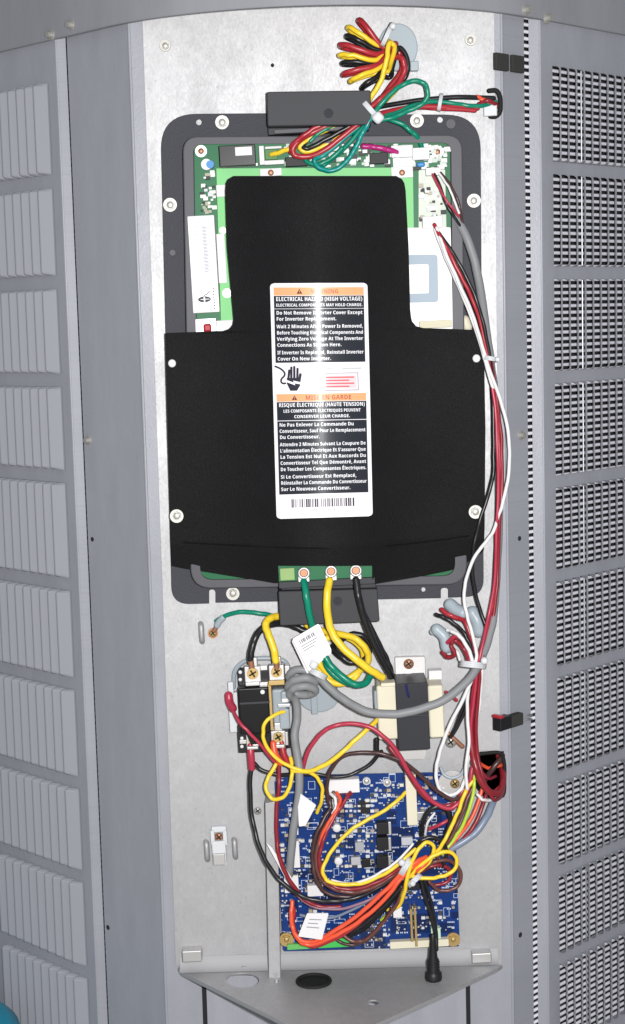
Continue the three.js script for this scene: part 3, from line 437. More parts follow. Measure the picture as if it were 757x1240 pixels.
wire('black', 'black wire with three loops in the fanned coil above the inverter', 3.3, coilPath([[419, 44, 456, 60], [414, 77, 456, 75], [438, 106, 460, 90]], 11, [[484, 58, 20], [494, 74, 21], [492, 92, 21], [480, 106, 20], [464, 124, 22], [446, 139, 24], [420, 155, 24], [392, 170, 23], [372, 180, 22], [366, 177, 21], [385, 163, 20], [412, 147, 20], [440, 135, 20], [478, 126, 14], [520, 120, 11], [560, 118, 9], [598, 119, 4]], [[450, 132, 14], [476, 106, 10], [488, 76, 10], [480, 62, 12]]));
wire('green', 'green wire making the large bow loop right of the upper zip tie', 3.3, [[392, 200, 24], [410, 186, 25], [428, 168, 28], [446, 146, 33], [460, 128, 34], [476, 111, 34], [492, 101, 33], [506, 98, 32], [516, 104, 31], [518, 116, 30], [511, 126, 29], [495, 134, 29], [474, 143, 31], [456, 146, 32]]);
wire('green', 'green wire from the upper zip tie down to the inverter corner terminal', 3.3, [[458, 141, 27], [474, 145, 27], [488, 151, 26], [500, 161, 24], [508, 169, 20], [511, 180, 16]]);
wire('green', 'straight green wire running right from the upper zip tie to the grommet', 3.0, [[458, 143, 25], [478, 137, 20], [500, 128, 16], [530, 123, 13], [560, 127, 11], [582, 128, 9], [600, 123, 3]]);
wire('teal', 'bluish green wire hanging in a loop below the upper zip tie', 3.2, [[450, 143, 34], [440, 160, 34], [431, 178, 33], [420, 196, 32], [404, 206, 31], [388, 204, 30], [381, 194, 29], [392, 188, 27], [412, 172, 27], [434, 154, 29]]);
wire('green', 'short green wire arc inside the red loop over the inverter top edge', 2.6, [[376, 171, 25], [388, 160, 26], [408, 150, 26], [428, 143, 26], [444, 136, 26]]);
wire('green', 'green wire end curling under the red loop at the inverter top edge', 3.0, [[366, 188, 23], [372, 196, 24], [384, 199, 25], [398, 194, 26], [414, 180, 28]]);
wire('red', 'second red wire on the upper left side of the looped bundle', 3.2, [[447, 136, 29], [428, 141, 31], [408, 147, 31], [386, 153, 30], [368, 164, 29], [354, 176, 26], [352, 184, 22]]);
wire('yellow', 'short yellow wire plugged into the inverter board at top left', 3.2, [[329, 187, 16], [340, 184, 20], [352, 179, 22], [362, 172, 22]]);
wire('magenta', 'short reddish purple wire plugged into the inverter board top right', 3.4, [[440, 177, 18], [452, 178, 19], [468, 181, 18], [482, 185, 15]]);
wire('red', 'short red wire ending left of the upper right grommet', 3.1, [[470, 139, 18], [500, 131, 14], [540, 132, 12], [575, 134, 10]]);
wire('orange', 'short orange red wire crossing into the upper right grommet', 2.8, [[578, 117, 7], [586, 121, 8], [594, 124, 6], [603, 126, -1]]);
wire('maroon', 'short dark red wire bending into the upper right grommet', 3.0, [[580, 126, 6], [590, 122, 9], [598, 125, 6], [604, 130, -1]]);
{ const t = thing('grommet', 'small black rubber grommet at the right plate edge near the top', 'grommet', P(600, 126, 0)); part('grommet_ring', tube([[592, 110, 2], [601, 110, 3], [605, 116, 3], [606, 126, 3], [605, 136, 3], [600, 141, 3], [594, 141, 2]], 3, 6), M.rubber, t); part('sleeve', pbox(586, 126, 602, 140, .3, 6, .001), M.nylon, t); }
zip('white zip tie with round head binding the upper wire bundle', 448, 132, 37, .85, 27, 6, 7, { head: [458, 142], dep: 9 });
zip('thin clear zip tie round the green and red wires by upper grommet', 533, 124, 17, 1.75, 21, 4, 0, { dep: 8 });
zip('clear zip tie round the top of the fanned wire coil', 469, 42, 33, 2.0, 30, 5, 4.5, { head: [476, 31], dep: 12 });
{ // adhesive tie mount behind the coil
  const g = slab(oval(482, 57, 24, 29, 30), .3, 5, [], .0012); tag(mesh('cable_tie_mount', [g, pbox(497, 74, 507, 85, .3, 10, .001)], M.greyPlastic), 'round grey plastic tie mount stuck behind the upper wire coil', 'tie mount');
}
// ------------------------------------------------------------------ harness down the right side
const rh = 'red wires of the harness down the right side';
wire('grey', 'thick grey sheathed cable sweeping from right side under transformer to the coil', 5.2, [[552, 262, 20], [566, 290, 24], [578, 330, 24], [586, 380, 14], [593, 430, 10], [599, 480, 9], [603, 540, 9], [604, 600, 9], [603, 660, 10], [600, 715, 15], [596, 755, 24], [585, 792, 36], [568, 822, 48], [540, 846, 54], [505, 860, 56], [470, 865, 56], [440, 860, 52], [415, 846, 44], [396, 830, 38], [380, 815, 34], [362, 811, 34], [351, 817, 30], [353, 825, 24], [372, 829, 28], [382, 826, 34], [372, 821, 40], [356, 824, 38], [349, 831, 32], [354, 838, 26], [374, 841, 28], [382, 836, 34], [370, 831, 40], [355, 834, 38], [351, 841, 32], [358, 848, 26], [360, 870, 24], [357, 890, 26], [360, 915, 34], [363, 940, 38], [361, 970, 38], [355, 1005, 36], [352, 1040, 32], [350, 1060, 28]], { name: 'grey_cable', cat: 'cable', seg: 7 });
wire('black', 'black wire down the right side passing over the lower right inverter bolt', 2.7, [[530, 280, 26], [544, 300, 30], [560, 326, 32], [574, 356, 32], [586, 395, 30], [594, 440, 26], [597, 490, 24], [598, 540, 26], [597, 575, 28], [590, 605, 31], [580, 635, 32], [573, 670, 30], [573, 700, 26], [580, 735, 24], [590, 765, 28], [588, 790, 34], [578, 812, 38], [570, 842, 36], [556, 876, 34], [546, 892, 32]]);
wire('red', 'bright red wire from the inverter right connector down through the harness', 2.6, [[526, 272, 26], [536, 292, 31], [552, 322, 34], [566, 350, 33], [580, 384, 30], [590, 430, 27], [599, 480, 26], [604, 530, 26], [605, 580, 26], [602, 630, 27], [600, 680, 24], [598, 720, 24], [590, 760, 28], [580, 797, 40], [574, 830, 38], [571, 860, 36], [573, 900, 34], [582, 935, 34], [594, 958, 30], [606, 952, 16], [608, 935, 0]], {});
wire('maroon', 'dark red wire beside the bright red one in the right harness', 2.6, [[594, 434, 24], [600, 470, 22], [607, 530, 22], [608, 580, 22], [605, 632, 24], [603, 680, 21], [601, 720, 22], [594, 762, 26], [584, 798, 40], [580, 830, 38], [577, 870, 36], [578, 910, 34], [586, 945, 38], [598, 968, 34], [608, 962, 14], [609, 940, -4]]);
wire('pink', 'pinkish red wire twisted with the others in the right harness', 2.3, [[592, 440, 26], [599, 490, 28], [602, 540, 30], [603, 590, 30], [601, 645, 30], [599, 700, 28], [592, 745, 30], [582, 790, 42], [577, 822, 41], [573, 855, 40], [570, 885, 38], [578, 925, 30], [590, 942, 14], [600, 940, -6]]);
wire('white', 'white wire bowing out over the right post beside the inverter', 2.4, [[529, 276, 28], [537, 300, 33], [552, 334, 36], [566, 366, 35], [578, 398, 33], [587, 430, 31], [598, 462, 30], [609, 494, 28], [615, 522, 28], [617, 548, 28], [615, 580, 28], [609, 608, 29], [602, 630, 30], [596, 646, 32], [584, 662, 35], [574, 676, 36], [566, 696, 34], [562, 718, 32], [565, 742, 32], [572, 768, 34], [577, 795, 42], [569, 824, 44], [566, 860, 42], [568, 900, 42], [564, 930, 42], [566, 955, 40]]);
wire('white', 'white wire along the inner side of the right harness beside the cover', 2.3, [[527, 278, 27], [540, 312, 30], [556, 348, 32], [572, 388, 31], [584, 424, 30], [590, 446, 30], [597, 470, 27]]);
wire('black', 'black wire of the upper connector pair entering the grey sheath', 2.0, [[526, 210, 21], [534, 228, 26], [540, 246, 29], [550, 262, 27], [558, 274, 24]]);
wire('pink', 'red and white striped wire of the upper connector pair', 1.7, [[523, 210, 21], [531, 226, 27], [539, 240, 31], [548, 252, 30], [556, 262, 26]]);
wire('darkbrown', 'dark brown wire arching beside the inverter right inner wall', 2.0, [[533, 209, 21], [545, 224, 25], [553, 240, 27], [558, 256, 26], [560, 270, 23]]);
wire('white', 'thin white wire of the upper connector pair over the inner wall', 1.6, [[531, 209, 22], [543, 226, 27], [550, 242, 30], [556, 258, 28]]);
zip('small grey zip tie round the right harness beside the white cover rivet', 594, 434, 34, .15, 18, 5, 3.4, { dep: 12 });
zip('clear zip tie binding the grey cable to harness right of transformer', 573, 805, 58, .1, 30, 7, 5, { head: [587, 801], dep: 16 });
// spliced ends beside the harness
function splice(label, pts, r) { tag(mesh('splice_connector', tube(pts, r, 6, 12), M.greyPlastic), label, 'wire connector'); }
splice('pale grey crimp connector just below the right inverter notch', [[545, 732, 14], [552, 738, 18], [560, 742, 22]], 8);
splice('pale grey crimp connector leftmost of the three beside the harness', [[529, 762, 20], [538, 771, 22], [541, 784, 22]], 7.5);
splice('pale grey disc connector behind wires in the splice bundle', [[572, 742, 6], [578, 752, 8], [580, 764, 8]], 9);
splice('small pale grey connector tip pointing left in the splice bundle', [[524, 765, 16], [533, 763, 20]], 4.5);
wire('red', 'red wire stub bending over the splice connectors at top', 3.2, [[535, 738, 24], [543, 744, 28], [553, 748, 28], [562, 752, 24], [570, 770, 26], [574, 790, 34]]);
wire('black', 'short black wire poking left from the splice connectors', 2.8, [[528, 744, 22], [538, 748, 26], [550, 755, 28], [560, 764, 28], [568, 778, 30], [575, 800, 38]]);
wire('maroon', 'dark red wire doubled back beneath the splice connectors', 3.2, [[536, 790, 22], [543, 796, 26], [551, 792, 30], [546, 780, 30], [552, 776, 32], [562, 786, 32], [568, 802, 36]]);
wire('pink', 'pinkish red wire curved through the middle of the splice bundle', 3, [[542, 778, 28], [552, 770, 34], [561, 776, 36], [567, 790, 36], [571, 806, 38]]);
wire('white', 'white wire arching out of the splice connectors to the zip tie', 2.6, [[542, 763, 30], [551, 766, 36], [560, 774, 40], [568, 788, 42], [573, 806, 44]]);
wire('white', 'short white wire tail beneath the splice bundle', 2.3, [[549, 786, 26], [554, 790, 30], [557, 799, 30]]);
wire('white', 'white wire making a long U loop onto the blue board corner', 2.6, [[576, 812, 46], [566, 836, 46], [553, 862, 44], [540, 890, 42], [531, 918, 40], [528, 940, 38], [533, 956, 36], [544, 963, 34], [556, 958, 34], [563, 944, 34], [566, 925, 34], [572, 900, 32], [578, 870, 30], [582, 840, 32], [584, 812, 40]]);
wire('black', 'short black wire along the white U loop above the board corner', 1.9, [[572, 820, 40], [566, 842, 38], [557, 866, 36], [549, 886, 34]]);
wire('maroon', 'dark red wire looping into the lower right cable opening', 4.2, [[574, 840, 34], [570, 875, 34], [572, 910, 36], [580, 940, 40], [592, 958, 38], [604, 960, 28], [609, 948, 14], [608, 930, -4], [604, 915, -10]]);
wire('darkbrown', 'dark brown wire crossing inside the lower right cable opening', 3.6, [[585, 948, -4], [594, 935, 2], [602, 924, 2], [609, 914, -4]]);
wire('orange', 'orange wire crossing inside the lower right cable opening', 2.6, [[582, 925, -8], [592, 930, 0], [602, 928, 2], [611, 926, -6]]);
{ const t = thing('grommet', 'large black edging round the lower right cable opening', 'grommet', P(592, 940, 0)); part('grommet_ring', tube([[577, 914, .5], [590, 912, .8], [606, 912, .8], [610, 920, .8], [611, 945, .8], [609, 963, .8], [600, 967, .8]], 2.4, 6), M.rubber, t); }
// ------------------------------------------------------------------ clips on the right post
{
  const C2 = .1685, at = (x, y, o = .002) => PN(x, y, 1, 1, C2 + o * Math.SQRT2);
  const pad = (l, tp, r, b, th, mat, name, t) => { const q = at((l + r) / 2, (tp + b) / 2, th), a = at(l, (tp + b) / 2, th), e = at(r, (tp + b) / 2, th), g = rbox(a.distanceTo(e), (b - tp) * .00073, th, .0008); g.rotateY(Math.PI / 4); g.translate(q.x - (th / 2) * .7, q.y, q.z - (th / 2) * .7); return part(name, g, mat, t); };
  const t = thing('foam_strip', 'two dark foam blocks stuck on the right post near the top', 'foam strip', at(618, 76)); pad(601.5, 65, 617, 84.5, .004, M.foam, 'foam_block', t); pad(621.5, 67.5, 635.5, 87, .004, M.foam, 'foam_block', t);
  const u = thing('cable_connector', 'black plug with red tip on the right post beside the louvers', 'connector', at(622, 876)); pad(606.5, 868, 620, 884, .009, M.black, 'plug_body', u); pad(619, 865, 634, 880, .007, M.foam, 'plug_socket', u); pad(606.5, 866.5, 610.5, 870.5, .0102, M.w_red, 'plug_tip', u);
  for (const dy of [0, 5]) { part('lead', tube([at(633, 868 + dy, .004), at(638, 866 + dy, .005), at(644, 866 + dy, .002)], 1.4, 5, 6), M.w_grey, u); }
}
// ------------------------------------------------------------------ wires under the inverter
const inverterWires = 'thick output wires under the inverter';
void inverterWires;
wire('green', 'thick green wire from the left inverter output terminal down to the loops', 4.3, [[368, 704, 42], [371, 722, 48], [375, 745, 46], [380, 765, 40], [388, 785, 36], [400, 805, 38], [415, 820, 42], [432, 829, 42], [444, 826, 36], [449, 815, 28]]);
wire('yellow', 'thick yellow wire from the middle inverter output terminal to the transformer', 4.7, [[399, 703, 44], [396, 722, 50], [397, 745, 50], [402, 765, 50], [414, 783, 52], [432, 799, 54], [450, 812, 52], [463, 820, 46]]);
wire('black', 'thick black wire from the right inverter output terminal to the transformer', 4.4, [[431, 702, 44], [434, 722, 48], [440, 746, 46], [450, 772, 42], [462, 798, 38], [472, 815, 32], [474, 824, 26]]);
wire('black', 'second black wire running close beside the right output wire', 3, [[440, 740, 42], [452, 764, 38], [464, 788, 34], [473, 808, 30], [476, 822, 24]]);
wire('yellow', 'yellow wire coiled twice behind the white tag under the inverter', 4.2, [[372, 757, 14], [392, 764, 20], [412, 768, 28], [432, 774, 32], [444, 788, 32], [446, 800, 28], [436, 812, 22], [418, 822, 22], [400, 818, 24], [388, 805, 26], [384, 790, 24], [394, 774, 24], [415, 770, 22], [436, 782, 22], [441, 798, 20], [430, 820, 22], [412, 828, 26], [395, 822, 26], [384, 806, 22]]);
wire('black', 'black wire coiled inside the yellow loops under the inverter', 3.8, [[404, 782, 20], [414, 774, 26], [428, 768, 28], [442, 772, 28], [448, 786, 26], [440, 800, 28], [424, 802, 30], [412, 794, 28], [402, 786, 22]]);
wire('green', 'green wire lower arc inside the coiled yellow loops', 4.1, [[392, 790, 30], [396, 806, 32], [408, 820, 34], [424, 828, 36]]);
wire('green', 'thin green ground wire ending in a ring lug left of the contactor', 3.2, [[262, 752, 5], [270, 747, 9], [284, 742, 13], [302, 741, 16], [322, 744, 16], [340, 748, 10]]);
{ const t = thing('ground_lug', 'brass ground screw and ring lug on plate left of the contactor', 'ground screw', P(258, 767, 0)); part('ring_lug', [tube([[258, 766, 2.5], [263, 758, 4], [268, 751, 6]], 3.0, 6), disc(258, 767, .3, 2.2, 6.5)], M.copper, t); panScrew(258, 767, 2.2, 5, t, M.brass); part('heat_shrink', tube([[263, 757, 5], [266, 752, 7], [270, 748, 9]], 4.2, 5), M.greyPlastic, t); }
wire('black', 'thick black wire arching over to the left contactor terminal', 4.3, [[303, 798, 30], [305, 786, 30], [310, 771, 27], [319, 760, 22], [335, 755, 16], [352, 757, 11], [366, 763, 10], [380, 766, 10]]);
wire('yellow', 'thick yellow wire hooking down into the right contactor terminal', 4.6, [[334, 800, 32], [331, 784, 32], [326, 770, 30], [322, 758, 26], [325, 750, 22], [334, 747, 16], [345, 746, 10]]);
{ // paper tag
  const c = document.createElement('canvas'); c.width = 96; c.height = 128; const x = c.getContext('2d'); x.fillStyle = '#f0eeee'; x.fillRect(0, 0, 96, 128); x.fillStyle = '#77757c'; for (let i = 0; i < 9; i++) x.fillRect(16 + i * 6, 16, 3 + i % 3, 14); for (let i = 0; i < 3; i++) x.fillRect(14, 38 + i * 9, 58 - 9 * i, 3); x.fillStyle = '#aaa8ae'; x.fillRect(14, 74, 40, 3); x.fillRect(14, 96, 26, 3);
  const t = new THREE.CanvasTexture(c); t.colorSpace = THREE.SRGBColorSpace;
  const th = thing('wire_tag', 'white folded paper tag on the wires above the grey cable coil', 'wire tag', P(378, 783, 40));
  const g = slab([[354, 774, 2], [386, 755, 3], [402, 788, 3], [374, 813, 2]], 44, 46); const p = g.attributes.position, u = g.attributes.uv, A = P(354, 774, 46), B = P(386, 755, 46), C = P(374, 813, 46), e1 = B.clone().sub(A), e2 = C.clone().sub(A);
  for (let i = 0; i < p.count; i++) { const d = V(p.getX(i), p.getY(i), 0).sub(V(A.x, A.y, 0)); const det = e1.x * e2.y - e1.y * e2.x; u.setXY(i, (d.x * e2.y - d.y * e2.x) / det, 1 - (e1.x * d.y - e1.y * d.x) / det); }
  part('tag_face', g, std(1, 1, 1, .6, 0, { map: t }), th); part('tag_fold', slab([[353, 776, 2], [386, 758, 2], [402, 790, 2], [372, 816, 2]], 37, 38), M.white, th);
}
{ // tie mount and tie on the grey cable coil
  const g = slab(oval(386, 843, 25, 20, 28), .3, 6, [], .0015); tag(mesh('cable_tie_mount', [g, pbox(376, 818, 384, 866, 1, 9, .001)], M.clear), 'translucent oval tie mount behind the grey cable coil', 'tie mount');
  zip('clear zip tie holding the grey cable coil to its mount', 385, 816, 46, .5, 22, 7, 6, { head: [380, 806], dep: 14 });
}
// ------------------------------------------------------------------ contactor
{
  const t = thing('contactor', 'black contactor with silver screw lugs at left below the inverter', 'contactor', P(320, 855, 0));
  part('base', [pbox(288, 812, 348, 838, 1, 20), pbox(289, 838, 346, 912, 1, 14), pbox(288, 878, 305, 912, 1, 22)], M.black, t);
  part('coil_housing', pbox(289, 832, 327, 890, 6, 34, .0015), M.relay, t); part('coil_band', pbox(289.5, 850, 327, 853, 30, 34.5), M.channel, t);
  const sp = slab([[298, 888], [327, 886], [318, 900], [304, 902]], 8, 32); part('coil_nose', sp, M.relay, t);
  const lug = (x, y, s = 1) => { const l = part('lug', [pbox(x - 10 * s, y - 9 * s, x + 10 * s, y + 11 * s, 18, 28, .0008), pbox(x - 6 * s, y - 20 * s, x + 6 * s, y - 8 * s, 22, 27, .0012), pbox(x - 9 * s, y + 10 * s, x + 9 * s, y + 15 * s, 18, 32, .0008)], M.tin, t); const g = [disc(x, y, 28, 31, 7 * s, 14)]; g[0].translate(-t.position.x, -t.position.y, -t.position.z); const sc = mesh('lug_screw', g, M.brass, l); const cr = merge([pbox(x - 5 * s, y - 1, x + 5 * s, y + 1, 30.5, 31.6, .0001, .5), pbox(x - 1, y - 5 * s, x + 1, y + 5 * s, 30.5, 31.6, .0001, .5)]); cr.translate(-t.position.x, -t.position.y, -t.position.z); sc.geometry = mergeGeometries([colored(sc.geometry, [1, 1, 1]), colored(cr, [.06, .06, .06])]); sc.material = M.slotBrass ??= Object.assign(M.brass.clone(), { vertexColors: true }); };
  lug(306, 816); lug(335, 814, .95); lug(306, 896, .8); lug(337, 893, .9);
  part('arc_shield', [pbox(330, 834, 347, 878, 10, 26, .002), pbox(340, 837, 351, 852, 12, 30, .002), pbox(338, 858, 351, 884, 12, 28, .002)], M.clear, t);
  part('brass_strip', pbox(325, 826, 330, 886, 20, 27), M.brass, t); part('strip_hook', [pbox(325, 824, 345, 830, 24, 33)], M.brass, t);
  part('side_terminal', [pbox(277, 838, 290, 888, 2, 10, .001), pbox(276, 826, 283, 842, 6, 12, .001)], M.nylon, t);
  const dots = []; for (let i = 0; i < 3; i++) dots.push(dome(291, 814 + i * 9, 20, 2.3), dome(293, 884 + i * 10, 22, 2.2)); dots.push(dome(318, 838, 34, 2.8, .3)); part('vent_dot', dots, M.white, t);
  for (const a of [[[303, 796, 30], [304, 803, 29], [305, 810, 28]], [[334, 797, 32], [335, 804, 30], [335, 810, 29]]]) part('crimp_lug', tube(a, 3.9, 5), M.copper, t);
  for (const [l, tp, r, b, z0, z1] of [[314, 806, 324, 812, 20, 24], [314, 826, 325, 831, 20, 26], [345, 806, 351, 822, 14, 22], [328, 880, 334, 887, 14, 24], [290, 896, 300, 901, 14, 24], [343, 886, 349, 903, 8, 20]]) part('spade_tab', pbox(l, tp, r, b, z0, z1, .0005), M.tin, t);
  part('shield_glint', pbox(341, 846, 349, 851, 29, 31, .001), M.white, t); part('shield_edge', [pbox(336, 852, 352, 857, 12, 27, .0008)], M.alu, t); part('body_side', pbox(345, 822, 350, 908, 1, 12, .0008), M.black, t);
  part('mount_bracket', [tube([[283, 832, 1], [285, 812, 3], [296, 801, 4], [320, 797, 4], [345, 801, 4], [351, 812, 3]], 3, 6)], M.clear, t);
}
wire('pink', 'thin pinkish red wire crossing the contactor front from its side terminal', 2.4, [[279, 850, 16], [283, 862, 26], [291, 876, 36], [303, 888, 38], [316, 902, 36], [326, 915, 32], [336, 926, 28]]);
tag(mesh('crimp_sleeve', tube([[277, 842, 12], [278, 850, 14], [282, 858, 20]], 5.4, 6), M.w_pink), 'red crimp sleeve on the contactor left side terminal', 'crimp sleeve');
tag(mesh('crimp_sleeve', tube([[303, 902, 26], [304, 915, 28], [305, 930, 26]], 4.6, 6), M.w_pink), 'red crimp sleeve below the left contactor lug', 'crimp sleeve');
tag(mesh('crimp_sleeve', tube([[331, 900, 30], [333, 912, 32], [340, 924, 32]], 4.2, 6), M.w_orange), 'orange red crimp sleeve below the right contactor lug', 'crimp sleeve');
tag(mesh('crimp_sleeve', tube([[341, 898, 26], [344, 914, 28], [352, 928, 28]], 4.2, 6), M.w_red), 'red crimp sleeve right of the orange one below the contactor', 'crimp sleeve');
wire('yellow', 'brownish yellow jumper wire bowing from the contactor down to the harness', 2.6, [[344, 862, 34], [332, 866, 38], [321, 876, 40], [319, 892, 40], [327, 910, 40], [343, 924, 40], [362, 932, 40], [380, 938, 40], [389, 950, 38], [390, 968, 34], [384, 984, 28]]);
wire('yellow', 'yellow wire hanging in a small U below the contactor', 2.8, [[334, 926, 32], [326, 940, 34], [322, 956, 36], [330, 967, 38], [343, 965, 40], [351, 952, 40], [354, 934, 38], [352, 918, 32]]);
// ------------------------------------------------------------------ transformer
{
  const t = thing('transformer', 'transformer with dark core between two ivory coil halves right of centre', 'transformer', P(498, 860, 0));
  part('bobbin', [pbox(457, 829, 482, 897, 6, 40, .002), pbox(461, 827, 479, 832, 10, 44, .001)], M.ivory, t); part('bobbin', [pbox(519, 829, 538, 895, 6, 40, .002)], M.ivory, t); part('terminal_tab', [pbox(519, 812, 536, 824, 4, 16, .001)], M.white, t);
  part('core', [pbox(480, 826, 520, 910, 2, 45, .001)], std(.024, .025, .030, .55, 0), t); part('core_weld', pbox(480, 866, 520, 868, 40, 45.6), M.channel, t);
  part('frame_foot', slab([[478, 796, 2], [515, 795, 2], [516, 828], [479, 829]], .4, 6, [], .0006), M.tin, t); part('frame_foot', [slab([[482, 908], [517, 907], [514, 919, 2], [485, 920, 2]], .4, 8)], M.tin, t);
  panScrew(495, 804, 6, 6.5, t, M.copper); part('pivot', disc(495, 819, 5, 7, 5), M.alu, t);
  part('side_wrap', [pbox(453, 836, 460, 860, 10, 34, .002)], std(.30, .36, .40, .4), t); part('lead_block', tube([[456, 896, 22], [457, 912, 20], [464, 914, 16]], 3.4, 6), M.black, t); part('ink_mark', tube([[492, 830, 45.2], [493, 836, 45.3], [495, 843, 45.2]], 1.6, 4, 6), std(.01, .012, .09, .5), t);
}
wire('pink', 'short red wire tail behind the right transformer coil', 2.4, [[540, 838, 14], [546, 842, 16], [553, 848, 14]]);
{ const t = thing('ground_lug', 'bright screw with copper lug right of the transformer foot', 'ground screw', P(546, 897, 0)); part('lug_strip', tube([[540, 886, 3], [548, 893, 4], [560, 904, 3]], 3, 6), M.copper, t); panScrew(546, 899, 3, 7, t, M.bolt); }
{ const t = thing('ring_terminal', 'silver ring terminal plate under the white loop at board corner', 'ring terminal', P(547, 945, 14)); part('terminal_plate', [slab(oval(548, 948, 17, 15, 20), 15, 17)], M.tin, t); part('collar', tube([[534, 930, 19], [538, 938, 22], [548, 942, 23], [558, 938, 22], [563, 930, 19]], 2, 6), M.greyPlastic, t); panScrew(551, 949, 17, 6, t, M.brass); }

// ------------------------------------------------------------------ blue control board
const CB = thing('control_board', 'blue control circuit board crowded with small parts at the bottom of plate', 'circuit board', P(450, 1045, 0));
const Zb = 14;
{
  const outline = [[333, 945, 3], [355, 939, 3], [549, 935, 3], [557, 1146, 4], [343, 1152, 4]];
  const c = document.createElement('canvas'); c.width = 1024; c.height = 1024; const x = c.getContext('2d'); x.fillStyle = '#0d2f6c'; x.fillRect(0, 0, 1024, 1024);
  const R2 = (() => { let s = 99; return () => { s = (s * 1664525 + 1013904223) >>> 0; return s / 4294967296; }; })();
  x.strokeStyle = '#123876'; x.lineWidth = 4; for (let i = 0; i < 150; i++) { let a = R2() * 1024, b = R2() * 1024; x.beginPath(); x.moveTo(a, b); for (let k = 0; k < 4; k++) { if (k % 2) a += (R2() - .5) * 220; else b += (R2() - .5) * 220; x.lineTo(a, b); } x.stroke(); }
  x.fillStyle = '#081f4c'; for (let i = 0; i < 40; i++) x.fillRect(R2() * 1024, R2() * 1024, 40 + R2() * 110, 30 + R2() * 80);
  x.fillStyle = '#c4cad6'; for (let i = 0; i < 210; i++) { const a = R2() * 1000, b = R2() * 1000, n = 2 + Math.floor(R2() * 5); for (let k = 0; k < n; k++) x.fillRect(a + k * 8, b, 5, 9); }
  x.strokeStyle = '#b6bdcc'; x.lineWidth = 3; for (let i = 0; i < 70; i++) x.strokeRect(R2() * 1000, R2() * 1000, 14 + R2() * 46, 12 + R2() * 40);
  x.fillStyle = '#b9b7a4'; for (let i = 0; i < 260; i++) { x.beginPath(); x.arc(R2() * 1024, R2() * 1024, 3 + R2() * 3, 0, 7); x.fill(); }
  const t = new THREE.CanvasTexture(c); t.colorSpace = THREE.SRGBColorSpace; t.anisotropy = 8;
  const g = slab(outline, Zb, Zb + 1.6); const p = g.attributes.position, u = g.attributes.uv, A = P(333, 1150, Zb), B = P(557, 935, Zb); for (let i = 0; i < p.count; i++) u.setXY(i, (p.getX(i) - A.x) / (B.x - A.x), (p.getY(i) - A.y) / (B.y - A.y));
  part('board', g, std(1, 1, 1, .38, 0, { map: t }), CB);
  const z = Zb + 1.6, pb = (n, a, m, h) => part(n, pbox(a[0], a[1], a[2], a[3], z, z + h, .0005), m, CB);
  pb('connector', [394, 944, 436, 961], M.white, 10); for (let i = 0; i < 5; i++) { const X = 402 + i * 6; part('connector_pin', tube([[X, 955, z + 8], [X - .5, 962, z + 8]], 1.7, 3, 6), [M.w_white, M.w_orange, M.w_brown, M.w_red, M.w_red][i], CB); }
  pb('chip', [434, 970, 448, 986], M.chip, 2.5); pb('relay', [456, 996, 471, 1011], M.chip, 9); pb('relay', [456, 1014, 471, 1030], M.chip, 9); pb('relay', [456, 1037, 471, 1052], M.chip, 9);
  for (const y of [1003, 1022, 1044]) pb('relay_pad', [468, y - 8, 474, y + 9], M.tin, 2);
  pb('ribbon_socket', [492, 937, 505, 1001], M.ivory, 12); pb('edge_socket', [471, 1139, 545, 1148], M.ivory, 7); pb('terminal_block', [384, 1137, 424, 1148], std(.05, .42, .08, .4), 8);
  pb('terminal_block', [347, 1143, 384, 1150], std(.12, .4, .1, .4), 5);
  for (const [a, b] of [[408, 1003], [410, 1043], [402, 975]]) part('capacitor', [disc(a, b, z, z + 6, 5, 16), dome(a, b, z + 6, 4.6, .25)], a === 402 ? M.greyPlastic : M.white, CB);
  for (const [a, b] of [[347, 1138], [549, 1138]]) { part('standoff', disc(a, b, z - 3, z + 2, 9, 16), M.brass, CB); part('standoff_nut', [disc(a, b, z + 2, z + 4, 5.5, 6), dome(a, b, z + 4, 3.4, .5)], M.brass, CB); }
  for (const [a, b] of [[444, 946], [469, 948]]) part('standoff', [disc(a, b, z, z + 2, 5, 14), dome(a, b, z + 2, 3.2, .5)], M.tin, CB);
  pb('connector', [354, 985, 361, 1012], M.white, 8); pb('connector', [355, 1018, 363, 1052], M.white, 8); pb('connector', [344, 1060, 362, 1082], M.white, 6); pb('connector', [372, 1072, 392, 1086], M.white, 7);
  pb('pin_header', [497, 1100, 500, 1142], M.brass, 12); pb('pin_header', [502, 1098, 505, 1148], M.brass, 12); pb('socket', [476, 1098, 487, 1112], M.white, 7); pb('light_pipe', [522, 1124, 534, 1138], std(.45, .62, .45, .4), 8); pb('chip', [482, 1070, 520, 1078], M.chip, 3);
  pb('coil', [430, 1020, 441, 1032], std(.32, .33, .34, .4), 7); pb('coil', [425, 1038, 437, 1048], std(.40, .40, .42, .4), 6); pb('chip', [438, 1040, 449, 1051], M.chip, 4); pb('jack', [505, 983, 518, 994], M.alu, 8); pb('coil', [486, 1014, 500, 1024], std(.45, .46, .5, .4), 5);
  const sm = []; const rect = (n, l, tp, r, b) => { for (let i = 0; i < n; i++) { const X = l + Math.round(rnd() * (r - l) / 5.2) * 5.2 + (rnd() - .5) * .6, Y = tp + Math.round(rnd() * (b - tp) / 6.1) * 6.1 + (rnd() - .5) * .6, s = 1.0 + Math.floor(rnd() * 3) * .75, v = rnd(), c = v < .36 ? [.58, .59, .60] : v < .58 ? [.04, .04, .045] : v < .72 ? [.36, .30, .22] : v < .9 ? [.46, .48, .52] : [.62, .60, .5]; sm.push(colored(pbox(X - s, Y - s * .75, X + s, Y + s * .75, z, z + .8 + rnd() * 3, .0002), c)); } };
